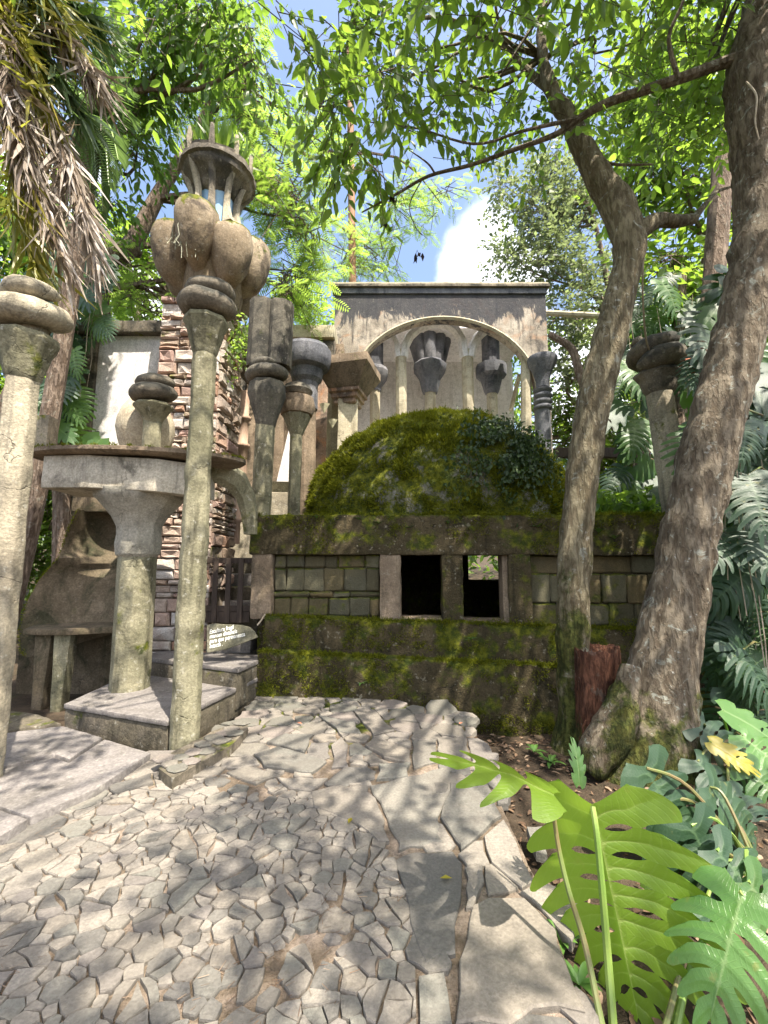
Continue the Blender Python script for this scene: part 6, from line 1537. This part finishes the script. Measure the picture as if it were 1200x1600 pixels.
climber('climbing_monstera', 'huge dark climbing monstera behind the leaning tree on the right', [P(1105,1180,5.3), P(1100,900,5.4), P(1105,600,5.5), P(1120,380,5.6), P(1130,250,5.7)], .14, (1092,1215,420,1010,4.6,5.6), 66, (.5,.85), (ML_DA, ML_DB, ML_DA, ML_SM), 41, (None,None,None,MON_MID))
climber('climbing_monstera', 'climbing monstera behind the right hand coiled column', [P(1070,830,6.9), P(1060,600,6.9), P(1065,430,7.0)], .08, (965,1100,430,760,6.5,7.2), 36, (.5,.8), (ML_DA, ML_DB, ML_SM), 42, (None,None,MON_MID,MON_MID))
climber('climbing_monstera', 'climbing monstera hanging at the far right edge', [P(1230,1100,4.6), P(1220,800,4.7), P(1225,560,4.8)], .09, (1120,1230,640,1080,4.3,4.8), 26, (.45,.7), (ML_DB, ML_DA), 43)
climber('climbing_monstera', 'climbing monstera left of the white plastered wall', [P(95,900,6.9), P(100,600,6.9), P(110,350,6.9)], .12, (55,170,345,700,6.2,6.8), 44, (.4,.75), (ML_DA, ML_SM, ML_DB), 44, (None,MON_MID,None))
def leaf_plant(name, label, root, n, L, mat, cat='plant', group=None, up=.9, w=.25, seed=0):
    rr = random.Random(seed); root = Vector(root); t = thing(name, label, cat, root, group)
    for k in range(n):
        a = 6.283*k/n + rr.uniform(-.3,.3); d = Vector((math.cos(a), math.sin(a), up*rr.uniform(.5,1.3))).normalized(); s = d.cross(Vector((0,0,1))).normalized(); q = L*rr.uniform(.7,1.15)
        vs = []
        for i in range(6):
            u = i/5; c = root + d*q*u - Vector((0,0,.42*q*u*u)); ww = w*q*math.sin(math.pi*(.08+.9*u))*.5; vs += [c - s*ww + Vector((0,0,ww*.3)), c, c + s*ww + Vector((0,0,ww*.3))]
        fs = [(i*3+j, i*3+j+1, i*3+j+4, i*3+j+3) for i in range(5) for j in range(2)]
        mk('leaf', MB().add(vs, fs), mat, t, smooth=True)
    return t
GREENL = simple('small_plant_leaf', (.05,.12,.02), (.09,.17,.03), 6, .5, .4, .1)
YGL = simple('bromeliad_leaf', (.20,.26,.03), (.30,.33,.05), 6, .5, .4, .1)
def on_dome(px, py):
    r = ray(px, py); o = Vector((0,0,CH)); c = Vector((DC.x, DC.y, DZ0)); s = Vector((1/DRX, 1/(DRX*.93), 1/DRZ))
    a = Vector([r[i]*s[i] for i in range(3)]); b = Vector([(o-c)[i]*s[i] for i in range(3)])
    A, B, D = a.dot(a), 2*a.dot(b), b.dot(b) - 1.02; q = B*B - 4*A*D
    if q < 0: return None
    t = (-B - math.sqrt(q))/(2*A); return o + r*t
leaf_plant('bromeliad', 'yellow green bromeliad growing on the mossy dome', on_dome(655,672), 9, .34, YGL, up=1.0, w=.16, seed=1)
leaf_plant('fern', 'small fern on the dome left of the bromeliad foot', on_dome(628,700), 8, .18, YGL, w=.22, seed=2)
for i, (px, py, lab) in enumerate(((565,1068,'tiny white green sprout on the lowest mossy band'),(735,1000,'small plant hanging on the sill band below the windows'))):
    u, z = HU(px, py, -.30); leaf_plant('sprout', lab, W(u, -.31, z), 6, .10, GREENL, seed=10+i)
for i, (px, py) in enumerate(((592,818),(640,825),(700,818),(840,824),(935,832),(960,842),(560,812),(495,810))):
    u, z = HU(px, py, -.03); leaf_plant('sprout', ('small sprout hanging on the lintel beam above pier beside first window','small sprout on the lintel beam above the first window','small sprout on lintel beam above the middle pier','leafy sprout on the lintel beam right of the second window','leafy sprout on the lintel beam right of the slim tree','lower leafy sprout on the lintel beam beside the leaning tree','small sprout at lintel top above the stone panel','small sprout at the foot of the dome near the ringed column')[i], W(u, -.04, z), 6, .10 + .04*(i in (3,4,5)), GREENL, seed=20+i)
for i, (px, py, lab) in enumerate(((860,1192,'small leafy weed at the foot of the slim forked tree'),(835,1175,'small weed growing in the litter at the wall foot'),(985,1160,'little dark plant beside the stump'),(905,1540,'tiny weed at the edge of the big dark slab'),(880,1475,'small weed between slab and monstera'))):
    p = G(px, py, -.05); leaf_plant('weed', lab, p, 9, .13, GREENL, seed=40+i)
LF_IVY = leafmat('ivy_leaf', (.018,.036,.012), (.030,.055,.016), (.06,.09,.02), (.08,.15,.02), .2, .5, .3)
def ivy():
    pts, nr = [], []
    for _ in range(9000):
        px, py = random.gauss(800, 38), random.gauss(692, 38)
        q = on_dome(px, py)
        if q is None: continue
        if noise.noise(q*2.4) + .5*noise.noise(q*6) < -.25: continue
        pts.append(q); d = (q - Vector((DC.x, DC.y, DZ0))).normalized(); nr.append(d)
        if len(pts) > 2600: break
    pts, nr = np.array([tuple(q) for q in pts]), np.array([tuple(q) for q in nr]); n = len(pts)
    V, Fc, r = scatter(*LEAF, pts + nr*RNG.uniform(0,.20,(n,1)), RNG.normal(0,.6,(n,3)) + [0,0,-.8], nr + RNG.normal(0,.45,(n,3)), RNG.uniform(.04,.085,n), RNG.uniform(.06,.12,n))
    tag(fast('ivy_patch', V, Fc, LF_IVY, None, kind='stuff', rnd=r), 'dark small leaved ivy patch hanging over the right shoulder of the dome', 'ivy')
ivy()
# dark tangle of plants on the roof right of the dome
def roof_plants():
    n = 900; u = RNG.uniform((P(893,800,6.6)-H0).dot(UX), HLEN+.1, n); v = RNG.uniform(.3, 1.6, n)
    pts = np.array([W(a, b, ZT1 + RNG.uniform(-.02,.5)*random.random()) for a, b in zip(u, v)])
    V, Fc, r = scatter(*LEAF, pts, RNG.normal(0,.7,(n,3)) + [0,-.3,.2], RNG.normal(0,.5,(n,3)) + [0,-.3,1], RNG.uniform(.10,.22,n))
    tag(fast('roof_plants', V, Fc, LF_MID, None, kind='stuff', rnd=r), 'leafy tangle on the flat roof between the dome and the right coiled column', 'plants')
roof_plants()
tag(mk('liana', MB().tube(*spline([P(1006,395,4.4), P(1004,450,4.5), P(1008,520,5.0), P(1014,545,5.3), P(1024,562,5.45)], [.010,.010,.011,.010,.008], 5), 6), ROOT, None, smooth=True, origin=P(1006,395,4.4)), 'thin pale liana hanging down onto the right coiled column', 'liana')
tag(mk('liana', MB().tube(*spline([P(1166,128,3.42), P(1182,150,3.36), P(1180,190,3.36), P(1186,218,3.38)], [.007,.008,.007,.005], 5), 6), ROOT, None, smooth=True, origin=P(1180,150,3.4)), 'pale curled root against the leaning trunk near the top right', 'liana')
leaf_plant('dead_leaf_clump', 'rust orange dead leaf caught beside the right coiled column', P(1088,555,5.5), 5, .28, ORANGE, up=-.3, w=.5, seed=61)
# flanking vines at the tower's right side
def tower_vine():
    n = 420; pts, m = [], []
    for _ in range(n):
        s = random.random(); q = P(385,515,6.6).lerp(P(352,560,6.2), s) + Vector((random.gauss(0,.14), random.gauss(0,.12), random.gauss(0,.16))); pts.append(tuple(q))
    V, Fc, r = scatter(*LEAF, np.array(pts), RNG.normal(0,.7,(n,3)) + [0,0,-.4], RNG.normal(0,.5,(n,3)) + [0,-.7,.6], RNG.uniform(.05,.11,n), RNG.uniform(.06,.13,n))
    tag(fast('tower_vine', V, Fc, LF_FEA, None, kind='stuff', rnd=r), 'pale green vine on the upper right side of the stone tower', 'vine')
tower_vine()
# leaf litter on the earth at the right, fallen leaves on the stones
def litter():
    n = 1500; x = RNG.uniform(.35, 2.6, n); y = RNG.uniform(1.5, 5.2, n); reg = px2(REGION)
    ok = np.array([not inside(reg, a, b) for a, b in zip(x, y)]); x, y = x[ok], y[ok]; n = len(x)
    pos = np.array([(a, b, ground_z(a, b) + random.uniform(.004,.03)) for a, b in zip(x, y)])
    V, Fc, r = scatter(*LEAF, pos, np.stack([RNG.normal(0,1,n), RNG.normal(0,1,n), RNG.normal(0,.15,n)],1), RNG.normal(0,.35,(n,3)) + [0,0,1], RNG.uniform(.025,.075,n), RNG.uniform(.03,.07,n))
    fast('leaf_litter', V, Fc, LF_LIT, ground, kind='stuff', rnd=r)
litter()
for i, (px, py, lab) in enumerate(((697,1372,'yellow fallen leaf on the long slab'),(547,1282,'yellow fallen leaf at the corner of the dark slab'),(468,1130,'orange fallen leaf on the mossy paving near the wall'),(720,1130,'brown fallen leaf on the corner paving'))):
    c = G(px, py, .016); a = i*1.3; d = Vector((math.cos(a), math.sin(a), 0)); s = Vector((-d.y, d.x, 0)); k = .032
    tag(mk('fallen_leaf', MB().add([c-d*k, c+s*k*.5+Vector((0,0,.006)), c+d*k, c-s*k*.5+Vector((0,0,.008)), c+Vector((0,0,.002))], [(0,4,1),(1,4,2),(2,4,3),(3,4,0)]), MON_YEL if i < 2 else ORANGE, None, origin=c), lab, 'leaf', 'fallen leaves on the path')
